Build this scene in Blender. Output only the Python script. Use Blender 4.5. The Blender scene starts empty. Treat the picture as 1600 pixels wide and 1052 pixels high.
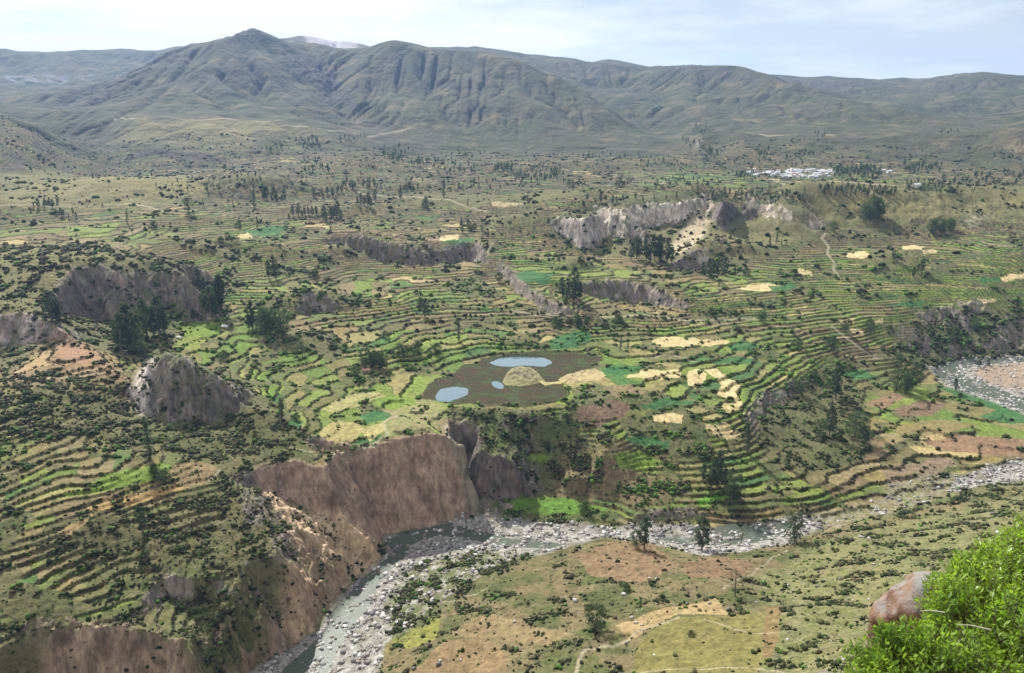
import bpy, math, random, time
import numpy as np
from mathutils import Vector, Matrix, geometry
R = math.radians
T0 = time.time()
sc = bpy.context.scene
COL = sc.collection
# ------------------------------------------------------------------ camera
CAMZ = 300.0
PITCH = R(16.2)
FPX = 1256.0                       # focal length in photo pixels (photo 1600 wide)
cam = bpy.data.cameras.new('camera'); camo = bpy.data.objects.new('camera', cam); COL.objects.link(camo)
camo.location = (0, 0, CAMZ); camo.rotation_euler = (R(90) - PITCH, 0, 0)
cam.sensor_width = 36; cam.lens = FPX/1600*36; cam.clip_start = 0.1; cam.clip_end = 60000
sc.camera = camo
# ------------------------------------------------------------------ light
SUN_EL, SUN_AZ = R(42), R(-27)     # azimuth from +Y, negative = to the left; sun stands beyond the scene
w = bpy.data.worlds.new('World'); sc.world = w; w.use_nodes = True
nt = w.node_tree; N = nt.nodes; L = nt.links; N.clear()
out = N.new('ShaderNodeOutputWorld'); bg = N.new('ShaderNodeBackground'); L.new(bg.outputs[0], out.inputs[0])
sky = N.new('ShaderNodeTexSky'); sky.sky_type = 'NISHITA'; sky.sun_disc = False
sky.sun_elevation = SUN_EL; sky.sun_rotation = SUN_AZ; sky.altitude = 3500; sky.air_density = 1.0; sky.dust_density = 1.5; sky.ozone_density = 1.0
bg.inputs[1].default_value = 0.05
tc = N.new('ShaderNodeTexCoord'); mp = N.new('ShaderNodeMapping'); L.new(tc.outputs['Generated'], mp.inputs[0])
mp.inputs['Scale'].default_value = (1.6, 1.6, 9.0)
cn = N.new('ShaderNodeTexNoise'); cn.inputs['Scale'].default_value = 2.2; cn.inputs['Detail'].default_value = 7; cn.inputs['Roughness'].default_value = .55
L.new(mp.outputs[0], cn.inputs['Vector'])
sx = N.new('ShaderNodeSeparateXYZ'); L.new(tc.outputs['Generated'], sx.inputs[0])
m1 = N.new('ShaderNodeMath'); m1.operation = 'MULTIPLY_ADD'; L.new(sx.outputs[0], m1.inputs[0]); m1.inputs[1].default_value = -0.42; L.new(cn.outputs[0], m1.inputs[2])
rp = N.new('ShaderNodeValToRGB'); L.new(m1.outputs[0], rp.inputs[0])
rp.color_ramp.elements[0].position = .38; rp.color_ramp.elements[0].color = (.42, .42, .42, 1)
rp.color_ramp.elements[1].position = .60; rp.color_ramp.elements[1].color = (.95, .95, .95, 1)
mx = N.new('ShaderNodeMixRGB'); L.new(rp.outputs[0], mx.inputs[0]); L.new(sky.outputs[0], mx.inputs[1]); mx.inputs[2].default_value = (14.0, 14.3, 14.7, 1)
L.new(mx.outputs[0], bg.inputs[0])
sl = bpy.data.lights.new('sun', 'SUN'); sl.energy = 5.0; sl.angle = R(.5); sl.color = (1, .97, .92)
slo = bpy.data.objects.new('sun', sl); COL.objects.link(slo); slo.rotation_euler = (R(90) - SUN_EL, 0, R(180) - SUN_AZ)
_d = Vector((math.sin(SUN_AZ)*math.cos(SUN_EL), math.cos(SUN_AZ)*math.cos(SUN_EL), math.sin(SUN_EL)))
slo.rotation_euler = _d.to_track_quat('Z', 'Y').to_euler()
sc.view_settings.view_transform = 'Standard'; sc.view_settings.look = 'None'
sc.view_settings.exposure = 0.74; sc.view_settings.gamma = 1
sc.cycles.use_denoising = True
sc.cycles.max_bounces = 4; sc.cycles.diffuse_bounces = 2; sc.cycles.glossy_bounces = 2
sc.cycles.transmission_bounces = 2; sc.cycles.volume_bounces = 0; sc.cycles.transparent_max_bounces = 8
# ------------------------------------------------------------------ helpers
def tag(o, label=None, cat=None, group=None, kind=None):
    if label: o['label'] = label
    if cat: o['category'] = cat
    if group: o['group'] = group
    if kind: o['kind'] = kind
    return o
SP, CP = math.sin(PITCH), math.cos(PITCH)
def ray(x, y):
    """photo pixel -> azimuth, tan of the angle below the horizon"""
    a, b = (x - 800)/FPX, (y - 526)/FPX
    dx, dy, dz = a, CP - b*SP, -SP - b*CP
    hr = math.hypot(dx, dy)
    return math.atan2(dx, dy), -dz/hr
def pix(X, Y, Z):
    """world -> photo pixel (arrays)"""
    Z = Z - CAMZ
    f = Y*CP - Z*SP; u = Y*SP + Z*CP
    f = np.maximum(f, 1e-3)
    return 800 + FPX*X/f, 526 - FPX*u/f
# --- numpy noise
_rs = np.random.RandomState(7)
_PERM = _rs.permutation(4096).astype(np.int32)
_GX = np.cos(_rs.rand(4096)*2*np.pi).astype(np.float32); _GY = np.sqrt(1 - _GX**2)*np.where(_rs.rand(4096) < .5, -1, 1).astype(np.float32)
def _h(i, j): return _PERM[(_PERM[i & 4095] + j) & 4095]
def gnoise(x, y):
    xi = np.floor(x); yi = np.floor(y); fx = (x - xi).astype(np.float32); fy = (y - yi).astype(np.float32)
    xi = xi.astype(np.int32); yi = yi.astype(np.int32)
    u = fx*fx*fx*(fx*(fx*6 - 15) + 10); v = fy*fy*fy*(fy*(fy*6 - 15) + 10)
    def g(a, b):
        k = _h(xi + a, yi + b); return _GX[k]*(fx - a) + _GY[k]*(fy - b)
    a = g(0, 0); a = a + u*(g(1, 0) - a)
    b = g(0, 1); b = b + u*(g(1, 1) - b)
    return (a + v*(b - a))*1.5
def fbm(x, y, o=4, g=.5, s=0):
    r = 0; a = 1; t = 0
    for i in range(o):
        r = r + a*gnoise(x*2**i + 17.3*i + s*31.7, y*2**i - 9.1*i + s*12.9); t += a; a *= g
    return r/t
def ridged(x, y, o=4, g=.5, s=0):
    r = 0; a = 1; t = 0
    for i in range(o):
        r = r + a*(1 - 2*np.abs(gnoise(x*2**i + 7.3*i + s*31.7, y*2**i - 3.1*i + s*12.9))); t += a; a *= g
    return r/t
def hash2(i, j, s=0):
    return _h(i.astype(np.int32) + 131*s, j.astype(np.int32) + 57*s)/4096.0
def sst(a, b, x):
    t = np.clip((x - a)/(b - a), 0, 1); return t*t*(3 - 2*t)
def box1(a, n, ax):
    if n < 1: return a
    p = [(0, 0), (0, 0)]; p[ax] = (n + 1, n)
    c = np.cumsum(np.pad(a.astype(np.float64), p, mode='edge'), axis=ax)
    m = a.shape[ax]
    hi = np.take(c, range(2*n + 1, 2*n + 1 + m), axis=ax); lo = np.take(c, range(0, m), axis=ax)
    return ((hi - lo)/(2*n + 1)).astype(np.float32)
def blur(a, n, m=None):
    m = n if m is None else m
    for _ in range(3): a = box1(box1(a, n, 0), m, 1)
    return a
# ------------------------------------------------------------------ terrain control lines
# (x, y, h): photo pixel and height above the river; (x, y, None, r): pixel and distance; heights in metres
CL = []
def ctl(*p, step=14): CL.append((p, step))
def cliff(top, foot, k=1.7, known='top', step=8):
    """a cliff given by its brink and its foot; heights of the unknown line follow from slope k"""
    kn, un = (top, foot) if known == 'top' else (foot, top)
    q = []
    for p in kn:
        az, t = ray(p[0], p[1]); q.append((az, (CAMZ - p[2])/t, p[2]))
    q.sort(); A = [a[0] for a in q]; o = []
    for p in un:
        az, t = ray(p[0], p[1]); r = float(np.interp(az, A, [a[1] for a in q])); h = float(np.interp(az, A, [a[2] for a in q]))
        kk = k if len(p) < 3 else p[2]
        o.append((p[0], p[1], (h - kk*r + CAMZ*kk/t)/(1 + kk/t)))
    if VERB: print(known, [(p[0], p[1], round(p[2])) for p in o])
    CL.append((kn, step)); CL.append((o, step))
VERB = 0
#CTLBEGIN
# river banks
ctl((1700,708,11),(1600,722,10),(1500,748,9),(1400,778,8),(1290,803,6),(1250,815,5),(1150,830,4.5),(1000,822,3.5),(900,824,3),(800,814,3),(745,812,2.5),(700,824,2.2),(640,832,2),(600,838,1.8),(606,860,1.5),(585,880,1),(555,905,.5),(510,950,0),(490,985,-.5),(455,1012,-1),(400,1048,-2),(330,1120,-3),(200,1250,-5),(-100,1400,-6))
ctl((1700,745,11),(1600,752,10),(1500,768,9),(1380,803,8),(1290,828,6),(1240,848,5),(1100,862,4.5),(1050,853,4),(940,843,3.7),(900,850,4),(830,872,4.5),(760,880,5),(640,940,4),(606,1000,2),(572,1052,0),(520,1150,-2),(400,1350,-3),(200,1500,-3))
# river bed middle, sunk a little
ctl((1150,840,3.4),(1000,834,2.4),(880,842,1.8),(760,832,1),(690,838,.6),(620,870,-.6),(560,930,-1.5),(510,985,-2),(470,1040,-2.6),(380,1150,-4),(200,1330,-6))
# upper bend, right
ctl((1700,560,17),(1600,556,16),(1500,563,15),(1462,574,14.5),(1500,600,14),(1560,622,13.5),(1600,640,13),(1700,670,12.5))
ctl((1700,600,17),(1600,590,16.5),(1560,578,16.2),(1520,568,16))
ctl((1540,590,15),(1600,612,14.8),(1700,640,14.5))
# flats between the two river reaches
ctl((1450,590,19),(1500,625,18),(1580,655,16),(1700,690,15))
ctl((1380,610,22),(1450,650,18),(1550,690,15),(1700,712,14))
ctl((1260,620,27),(1330,650,22),(1400,690,17),(1500,720,14),(1600,715,13))
ctl((1150,780,15),(1200,778,15),(1280,768,16),(1330,735,16),(1380,750,12))
ctl((1000,800,11),(1080,792,13),(1150,790,14),(1270,783,13))     # bank top
ctl((1000,815,5),(1080,815,5),(1150,822,5.5),(1270,805,7))       # bank foot
ctl((950,790,9),(900,795,7),(800,800,6),(770,790,6),(850,775,8),(920,780,10))
ctl((1170,740,22),(1240,720,22),(1330,700,20))
ctl((900,740,26),(960,750,22),(1040,765,18),(1100,750,22))
ctl((1000,690,38),(1100,690,36),(1160,700,30),(1230,690,24),(1300,680,22))
ctl((1170,640,43),(1180,660,36),(1210,640,30))
ctl((1290,565,38),(1240,590,42),(1190,612,44),(1160,640,46))     # top of the dark scarp
ctl((1350,570,30),(1300,600,28),(1250,625,29),(1220,645,28))
# main cliff
cliff(((512,724),(560,702),(620,682),(665,672),(690,672),(712,700),(728,740),(738,790)), ((742,808,2.6),(700,822,2.4),(640,833,2.2),(602,838,2)), 1.9, 'foot')
cliff(((388,742,63),(420,726,64),(460,712,66),(490,722,63),(505,725,62)), ((400,757),(450,785),(500,805,1.6),(540,820),(575,838)), 1.6)
ctl((602,850,2),(590,856,4),(560,858,12),(520,835,24),(470,805,36),(430,785,46),(395,762,55), step=9)
ctl((420,800,47),(455,835,36),(490,868,22),(520,885,14))
# plateau behind the cliff
ctl((400,725,66),(460,700,66),(500,705,64),(560,690,62),(620,662,62),(650,640,63),(688,636,62))
ctl((450,650,67),(520,650,65),(600,640,62),(650,620,60))
ctl((560,600,66),(620,600,62),(660,595,60))
# pond basin, flat
ctl((655,622,59.8),(690,628,60),(760,632,60),(830,632,60),(880,620,60),(905,600,60),(935,570,60),(920,556,60.5),(860,552,60.5),(780,556,60),(720,572,60),(690,590,60),(665,610,60))
ctl((700,610,59.4),(760,605,59.4),(850,600,59.6),(840,566,59.6),(780,580,59.5))
ctl((790,590,60.5),(812,575,66),(830,583,65),(838,596,60.5), step=8)
# gully bowl to the right of the cliff
ctl((690,636,62),(730,634,61),(790,640,60),(840,646,57),(870,642,56),(882,670,46),(885,700,35),(882,740,20),(870,775,9), step=9)
ctl((700,652,60),(735,665,54),(790,680,46),(840,692,37),(856,725,25))
ctl((920,690,40),(925,730,26),(915,765,13))
cliff(((700,682,57),(735,695,49),(770,706,44),(800,730,34),(826,760,18)), ((735,742),(748,764),(764,776),(795,783),(835,778)), 1.6)
ctl((700,656,57),(714,690,42),(724,722,29),(740,768,14),(756,800,4), step=8); ctl((850,765,11))
ctl((940,640,54),(960,680,46),(940,710,38))
ctl((880,645,58),(930,625,58),(1000,610,57),(1060,640,50),(1110,650,48))
# fields right of pond
ctl((940,560,61),(1000,545,64),(1100,540,62),(1150,560,56),(1180,590,50))
ctl((980,575,60),(1050,590,56),(1130,600,51),(1150,620,48))
ctl((960,520,66),(1050,505,70),(1150,520,62),(1250,540,52),(1290,555,44))
# mid terraces, rows of equal height seen from afar
ctl((300,500,86),(360,520,83),(400,540,80),(480,550,76),(560,545,74),(650,560,67),(700,560,63))
ctl((420,600,72),(480,580,72),(560,575,69),(620,575,64))
ctl((440,640,70),(470,670,68))
ctl((560,500,80),(650,500,76),(750,500,75),(850,500,74),(950,495,74),(1050,492,73),(1120,490,72))
ctl((520,450,92),(600,450,92),(700,450,90),(760,470,84),(820,490,77))
ctl((350,450,100),(400,430,106),(450,400,114),(500,380,120))
ctl((330,480,90),(400,490,88),(470,500,82))
# left valley side
ctl((180,740,78),(260,730,74),(330,725,70),(345,745,67))
ctl((140,795,70),(200,780,68),(290,765,66),(370,770,62))
ctl((200,850,56),(280,850,54),(360,840,52),(420,840,48))
ctl((90,900,56),(200,905,48),(300,900,48),(380,880,46),(440,865,44))
ctl((0,1010,47),(60,1000,42),(100,984,43),(180,974,43),(240,985,40),(285,1003,34),(300,1030,28), step=9)   # bottom left cliff top
ctl((0,1110,22),(60,1090,16),(120,1080,12),(200,1080,10),(260,1080,12),(300,1080,12), step=9)
ctl((-60,1250,4),(100,1180,0),(250,1150,-1))
ctl((270,905,47),(300,902,47),(330,905,45)); ctl((268,935,36),(300,938,35),(335,930,37))
ctl((300,960,32),(350,950,33),(400,960,28),(440,985,12),(450,1005,1))
ctl((330,1010,22),(370,1040,8),(395,1052,0))
ctl((0,950,55),(60,930,55)); ctl((0,850,68),(80,840,66)); ctl((0,760,82),(80,760,78)); ctl((0,690,92),(100,690,86),(180,680,82))
ctl((0,620,102),(80,610,100),(170,600,94),(210,590,90))
# pinnacle
ctl((205,625,84),(222,650,79),(262,664,75),(305,662,74),(345,662,72),(385,645,73),(408,640,75), step=9)
ctl((218,600,94),(236,568,110),(246,555,116),(262,550,118),(285,563,114),(300,572,107),(318,582,104),(330,583,105),(345,598,98),(362,612,91),(385,632,82), step=9)
ctl((215,588,90),(260,588,86),(310,592,82),(360,598,80),(400,612,77), step=9)
ctl((230,700,78),(300,700,72),(380,700,68),(440,690,68))
# left scree and cliff
cliff(((-80,480,130),(0,486,126),(48,484,125),(78,505,118)), ((-80,560),(0,552),(28,530),(60,540,.8)), 1.4)
ctl((78,505,118),(120,530,108),(165,560,99))
ctl((60,470,124),(90,470,122)); ctl((0,455,130),(60,452,130))
# ridge with two dark cliffs: top then foot
cliff(((88,458,132),(110,425,141),(140,412,144),(180,420,142),(205,435,132)), ((85,490),(115,505),(150,512),(185,508),(205,490)), 1.5)
cliff(((212,434,132),(230,430,134),(262,418,136),(290,432,130),(312,455,115)), ((215,470,1.2),(240,478),(265,485),(290,484),(315,480)), 1.4)
ctl((120,540,98),(180,530,92),(240,520,90),(290,510,88))
ctl((0,420,140),(80,402,143),(160,398,144),(240,405,142),(300,412,134),(340,430,116))
ctl((0,340,150),(100,345,148),(200,350,146),(300,360,138),(400,370,130),(470,370,126))
ctl((0,300,158),(100,305,154),(200,300,152),(300,300,150),(400,310,144),(500,330,136))
ctl((0,275,172),(60,283,168),(200,285,164),(300,278,162),(400,285,154))
# mid cliffs
cliff(((505,378,122),(540,370,127),(590,375,127),(630,380,125),(665,395,116)), ((515,396),(560,402),(600,418),(640,424),(672,418)), 1.5)
cliff(((702,392,112),(718,382,116),(735,378,119),(752,385,116),(765,405,106)), ((700,415),(730,418),(765,413)), 1.7)
cliff(((472,482,90),(485,462,98),(505,459,100),(525,477,90)), ((468,498),(500,501),(528,492)), 1.5)
cliff(((785,410,104),(810,435,98),(850,462,92),(885,478,88),(930,480,86)), ((782,430),(805,456),(850,486),(890,492)), 1.2)
ctl((880,400,102),(940,415,98),(990,425,96),(1000,440,95))
cliff(((928,438,96),(960,434,97),(1000,437,96),(1040,452,92),(1078,472,84)), ((925,464),(960,473),(1000,476),(1040,480),(1078,484)), 1.6)
ctl((760,360,122),(800,355,126),(850,350,132))
ctl((820,400,106),(860,392,106),(900,400,100))
# great pale cliff
cliff(((862,350),(880,340),(912,335),(940,330),(1000,322),(1060,311),(1088,310)), ((868,364,120),(895,380,110),(915,394,104),(930,388,106),(945,366,114),(975,362,116),(1010,358,119),(1042,350,124),(1060,350,126),(1090,335,136)), 2.0, 'foot')
cliff(((1092,310),(1130,314),(1180,318),(1230,328),(1270,340)), ((1100,330,136),(1118,352,126),(1128,352,126),(1170,336,132),(1210,350,125),(1245,362,118),(1275,362,117)), 2.0, 'foot')
ctl((1045,385,108),(1065,375,112),(1100,360,120),(1140,362,118),(1180,355,118))
ctl((930,405,98),(980,408,97),(1040,405,97))
cliff(((1060,402,102),(1085,392,106),(1100,398,104)), ((1055,422),(1085,430),(1105,428)), 1.3)
cliff(((1110,378,116),(1130,372,118),(1158,378,114),(1168,390,108)), ((1112,392,1),(1140,400,1),(1168,402,1)), 1.2)
ctl((1120,425,90),(1175,420,90))
ctl((870,322,150),(940,312,152),(1060,298,156),(1200,300,152),(1280,322,142))
# right valley side
ctl((1200,400,100),(1300,390,102),(1400,392,104),(1500,395,106),(1600,395,110))
ctl((1150,460,82),(1250,450,80),(1350,450,78),(1450,445,80),(1600,440,84))
ctl((1150,490,70),(1250,500,64),(1350,500,58),(1450,480,62),(1600,470,66))
ctl((1290,530,50),(1350,530,46),(1420,545,30),(1450,560,20))
ctl((1450,500,50),(1500,485,56),(1600,490,56)); ctl((1450,530,36),(1520,530,32),(1600,530,32))
ctl((1240,320,146),(1300,308,152),(1370,305,154),(1430,312,150),(1480,320,146),(1540,306,152),(1600,305,154))
ctl((1280,350,120),(1350,350,120),(1400,352,120),(1450,345,124),(1530,345,126),(1600,355,122))
ctl((1300,365,112),(1400,368,112),(1500,368,114),(1600,375,114))
ctl((1000,285,146),(1200,284,143),(1300,286,143),(1450,284,146),(1600,282,150))
ctl((1230,294,138),(1350,292,138),(1420,296,137)); ctl((1450,300,138),(1600,296,142))
# far plain
ctl((500,300,146),(600,305,140),(700,310,134),(800,318,132),(860,315,138))
ctl((560,350,126),(650,350,124),(740,340,126),(800,335,130))
ctl((620,265,158),(700,265,152),(800,268,147),(900,270,144),(1000,268,143),(1150,268,142),(1300,268,142),(1450,262,147),(1600,262,150))
ctl((480,270,162),(560,275,156))
ctl((560,245,185),(700,256,164),(850,256,160),(1000,254,156),(1080,252,156))
# slopes behind the village
ctl((1080,240,170),(1200,246,164),(1350,252,158),(1450,250,158),(1600,248,164))
ctl((1080,215,None,2700),(1200,214,None,2750),(1300,212,None,2800),(1480,214,None,2800),(1600,206,None,2700))
ctl((1080,210,None,2950),(1200,208,None,3050),(1300,206,None,3100),(1480,208,None,3150),(1600,200,None,3000))
# left middle distance: bluff, side valley, bench
ctl((-150,205,None,2050),(0,203,None,2050),(50,203,None,2100),(75,228,None,2080),(110,258,None,2020),(145,276,None,1950), step=9)
ctl((-150,262,None,1850),(0,262,None,1850),(60,270,None,1850),(110,280,None,1850), step=9)
ctl((0,186,None,2500),(60,190,None,2500))
ctl((85,215,None,2500),(110,240,None,2400),(150,270,None,2250),(165,278,None,2050))
ctl((180,272,None,2100),(190,252,None,2250),(235,233,None,2350),(290,240,None,2300),(350,250,None,2200), step=9)
ctl((200,278,None,2050),(250,262,None,2150),(300,262,None,2150),(350,262,None,2120), step=9)
ctl((170,200,None,3000),(200,186,None,3000),(300,190,None,2950),(400,192,None,2850),(450,205,None,2750),(560,235,None,2450))
ctl((120,235,None,2900),(200,225,None,2600),(300,222,None,2550),(400,225,None,2480),(480,245,None,2300))
ctl((200,184,None,3300),(300,186,None,3250),(420,190,None,3100),(520,210,None,2800),(570,225,None,2650))
# main mountain
ctl((90,170,None,4300),(130,150,None,4400),(210,112,None,4700),(250,105,None,4750),(285,95,None,4800),(305,68,None,4900),(345,54,None,4950),(372,43,None,5000),(382,36,None,5040),(395,34,None,5050),(408,36,None,5050),(420,43,None,5050),(440,58,None,5100),(480,68,None,5200),(530,78,None,5100),(562,70,None,4900),(585,61,None,4850),(610,59,None,4800),(650,67,None,4750),(700,74,None,4700),(760,84,None,4600),(820,98,None,4400),(880,128,None,4100),(940,160,None,3800),(1000,198,None,3400),(1060,232,None,2900),(1085,248,None,2550), step=10)
ctl((80,185,None,4000),(200,170,None,3700),(320,178,None,3400),(440,185,None,3200),(520,200,None,3000),(570,218,None,2800))
ctl((350,95,None,4500),(300,125,None,4200),(240,150,None,4000),(180,170,None,3850))
ctl((400,75,None,4800),(430,110,None,4450),(480,150,None,4000),(530,190,None,3400),(570,215,None,2900))    # spur beside the ravine
ctl((500,95,None,4900),(520,130,None,4500),(530,160,None,4100),(560,195,None,3500),(585,225,None,2900))      # ravine
ctl((600,90,None,4500),(560,120,None,4350),(545,150,None,4000),(590,190,None,3400),(650,225,None,2800))
ctl((650,100,None,4400),(680,140,None,4000),(720,190,None,3400),(760,235,None,2800))
ctl((760,110,None,4200),(800,150,None,3800),(850,200,None,3200),(900,240,None,2700))
ctl((860,140,None,3950),(880,170,None,3700),(930,210,None,3200),(980,245,None,2600))
ctl((620,245,None,2550),(640,200,None,3250),(660,180,None,3500))
# valley behind the right shoulder, next mountain
ctl((900,150,None,5000),(960,185,None,4400),(1020,215,None,3800),(1080,230,None,3100))
ctl((780,95,None,6300),(850,95,None,6300),(900,97,None,6300),(940,94,None,6200),(970,100,None,6200),(1010,106,None,6200),(1060,100,None,6000),(1100,99,None,5900),(1145,104,None,5700),(1190,115,None,5400),(1230,130,None,5100),(1290,148,None,4800),(1350,162,None,4500),(1420,180,None,4200),(1480,200,None,3800),(1510,210,None,3500), step=10)
ctl((950,140,None,5600),(1050,150,None,5000),(1100,190,None,4000)); ctl((1150,140,None,5100),(1200,170,None,4400),(1250,195,None,3800)); ctl((1300,170,None,4300),(1350,195,None,3700))
ctl((770,80,None,7600),(830,90,None,7600),(870,98,None,7300))
# right far mountain
ctl((1100,140,None,7200),(1250,150,None,6500),(1350,175,None,5500),(1480,205,None,4600))
ctl((1210,120,None,7800),(1290,124,None,7800),(1350,129,None,7800),(1400,132,None,7800),(1450,128,None,7600),(1480,120,None,7500),(1540,113,None,7400),(1600,117,None,7400),(1700,120,None,7400))
ctl((1440,150,None,6700),(1520,150,None,6300),(1600,160,None,6000)); ctl((1520,195,None,4600),(1600,190,None,4600))
ctl((1540,208,None,3600),(1600,205,None,3500))
# far left plateau behind the peak
ctl((-200,82,None,9000),(0,74,None,9000),(90,75,None,9000),(165,71,None,9000),(240,74,None,9000),(300,72,None,9000),(330,74,None,9200))
ctl((-200,125,None,7600),(0,118,None,7500),(60,122,None,7400),(140,116,None,7200),(210,120,None,7000))
ctl((-200,130,None,6800),(0,122,None,6800),(60,140,None,6300),(90,160,None,5600))
ctl((0,165,None,4800),(60,175,None,4200),(30,185,None,3600))
ctl((440,58,None,7800),(470,51,None,7800),(500,54,None,7800),(545,66,None,7700),(600,72,None,7700),(700,74,None,7700))
ctl((400,90,None,6400),(500,95,None,6200),(600,100,None,6200),(700,105,None,6000),(800,115,None,5600))
ctl((960,105,None,9600),(992,97,None,9600),(1012,104,None,9600)); ctl((1380,131,None,9600),(1412,120,None,9600),(1428,129,None,9600))
# near side of the river
ctl((600,1052,6),(640,1010,8),(700,975,10),(760,935,10),(820,900,11),(880,870,9),(940,852,7))
ctl((650,1052,14),(740,1000,19),(850,950,22),(950,905,22),(1040,880,20),(1120,868,14))
ctl((1000,850,12),(1060,868,13),(960,870,16))
ctl((800,1052,32),(850,1010,32),(950,970,34),(1020,940,34),(1100,910,30),(1160,880,20),(1200,862,12))
ctl((985,1040,46),(1010,1000,46),(1040,972,45),(1100,960,44),(1180,955,44))
ctl((1000,1052,50),(1100,1052,58),(1200,1052,68),(1350,1052,92),(1600,1052,140),(1800,1052,170))
ctl((1240,870,14),(1240,900,26),(1220,960,46)); ctl((1300,840,14),(1350,840,20),(1330,900,38),(1340,980,64))
ctl((1400,810,14),(1500,790,18),(1600,775,18),(1700,770,20)); ctl((1450,850,34),(1600,830,48),(1700,820,55)); ctl((1430,930,66),(1600,900,88),(1700,900,95))
#CTLEND
FARD = lambda d: d if d < 2300 else 2300 + (d - 2300)*.58
UV = []; HH = []
def addp(az, r, h): UV.append((az, math.log(r))); HH.append(h)
def conv(p):
    az, t = ray(p[0], p[1])
    if len(p) == 4: r = FARD(p[3]); return az, r, CAMZ - r*t
    return az, (CAMZ - p[2])/t, p[2]
for pts, step in CL:
    q = [conv(p) for p in pts]
    for i in range(len(q) - 1):
        n = max(1, int(math.hypot(pts[i+1][0] - pts[i][0], (pts[i+1][1] - pts[i][1]))/step))
        for k in range(n):
            f = k/n; a, b = q[i], q[i+1]
            addp(a[0] + (b[0] - a[0])*f, math.exp(math.log(a[1])*(1 - f) + math.log(b[1])*f), a[2] + (b[2] - a[2])*f)
    addp(*q[-1])
for az in range(-80, 81, 8):
    for r, h in ((2.5, 297.6), (8, 288), (25, 268), (70, 222), (130, 172)) if not 14 < az < 60 else ((2.5, 298.0), (5, 296.1), (7.5, 293.7), (10, 290), (25, 270), (70, 222), (130, 176)): addp(R(az), r, h)
for az in (-80, -64, -50): 
    for r, h in ((230, 80), (300, 30), (380, -5), (480, 60), (700, 110), (1000, 150), (1700, 170), (2500, 260), (3400, 500), (6100, 650)): addp(R(az), r, h)
for az in (80, 64, 50):
    for r, h in ((250, 150), (350, 110), (480, 30), (560, 12), (700, 14), (1000, 80), (1700, 150), (2500, 230), (3400, 420), (5300, 620)): addp(R(az), r, h)
for az in range(-80, 81, 8):
    addp(R(az), 7300, 300); addp(R(az), 8600, 200)
UVs = [Vector((a, b)) for a, b in UV]
vo, eo, fo, ov, oe, of = geometry.delaunay_2d_cdt(UVs, [], [], 0, 1e-6)
hv = np.array([HH[o[0]] if o else 0 for o in ov]); uv = np.array([(v.x, v.y) for v in vo])
# polar lattice
AZ = np.concatenate([np.linspace(-80, -41, 70)[:-1], np.arange(-41, 41.0001, 0.056), np.linspace(41, 80, 70)[1:]])*math.pi/180
def rows(*seg):
    o = []; 
    for a, b, d in seg: o.append(np.exp(np.arange(math.log(a), math.log(b), d)))
    return np.concatenate(o)
RR = rows((2.5, 240, .03), (240, 1250, .0018), (1250, 2300, .0030), (2300, 4200, .0022), (4200, 8500, .005))
nc, nr = len(AZ), len(RR)
LV = np.log(RR)
H = np.full((nr, nc), np.nan, np.float32)
for f in fo:
    for t in range(1, len(f) - 1):
        i, j, k = f[0], f[t], f[t+1]
        A, B, C = uv[i], uv[j], uv[k]
        c0, c1 = np.searchsorted(AZ, [min(A[0], B[0], C[0]), max(A[0], B[0], C[0])]); r0, r1 = np.searchsorted(LV, [min(A[1], B[1], C[1]), max(A[1], B[1], C[1])])
        c0 = max(c0 - 1, 0); r0 = max(r0 - 1, 0); c1 += 1; r1 += 1
        gu, gv = np.meshgrid(AZ[c0:c1], LV[r0:r1])
        if gu.size == 0: continue
        den = (B[0]-A[0])*(C[1]-A[1]) - (C[0]-A[0])*(B[1]-A[1])
        if abs(den) < 1e-14: continue
        b = ((gu-A[0])*(C[1]-A[1]) - (C[0]-A[0])*(gv-A[1]))/den
        c = ((B[0]-A[0])*(gv-A[1]) - (gu-A[0])*(B[1]-A[1]))/den
        m = (b >= -1e-6) & (c >= -1e-6) & (b + c <= 1 + 1e-6)
        hh = hv[i]*(1-b-c) + hv[j]*b + hv[k]*c
        s = H[r0:r1, c0:c1]; s[m] = hh[m]
for c in range(nc):
    col = H[:, c]; bad = np.isnan(col)
    if bad.any():
        g = np.where(~bad)[0]; col[bad] = np.interp(np.where(bad)[0], g, col[g]) if len(g) else 200
X = (RR[:, None]*np.sin(AZ)[None, :]).astype(np.float32); Y = (RR[:, None]*np.cos(AZ)[None, :]).astype(np.float32)
RRg = np.repeat(RR[:, None], nc, 1).astype(np.float32)
def grad(H):
    gr = np.gradient(H, axis=0)/np.gradient(RR)[:, None]
    ga = np.gradient(H, axis=1)/(np.gradient(AZ)[None, :]*RR[:, None])
    return gr, ga
print('TIN', len(UV), H.shape, time.time() - T0)
gr, ga = grad(blur(H, 1)); slope0 = np.hypot(gr, ga)
steep = sst(.45, .85, blur(slope0, 2, 3)); steep[RR > 1500] *= 0
steepw = blur(np.maximum(steep, 0), 3, 3)
Hs = blur(H, 5, 6); Hx = blur(H, 1, 1)
H = Hs*(1 - steepw) + Hx*steepw
H0 = H.copy()
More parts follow.
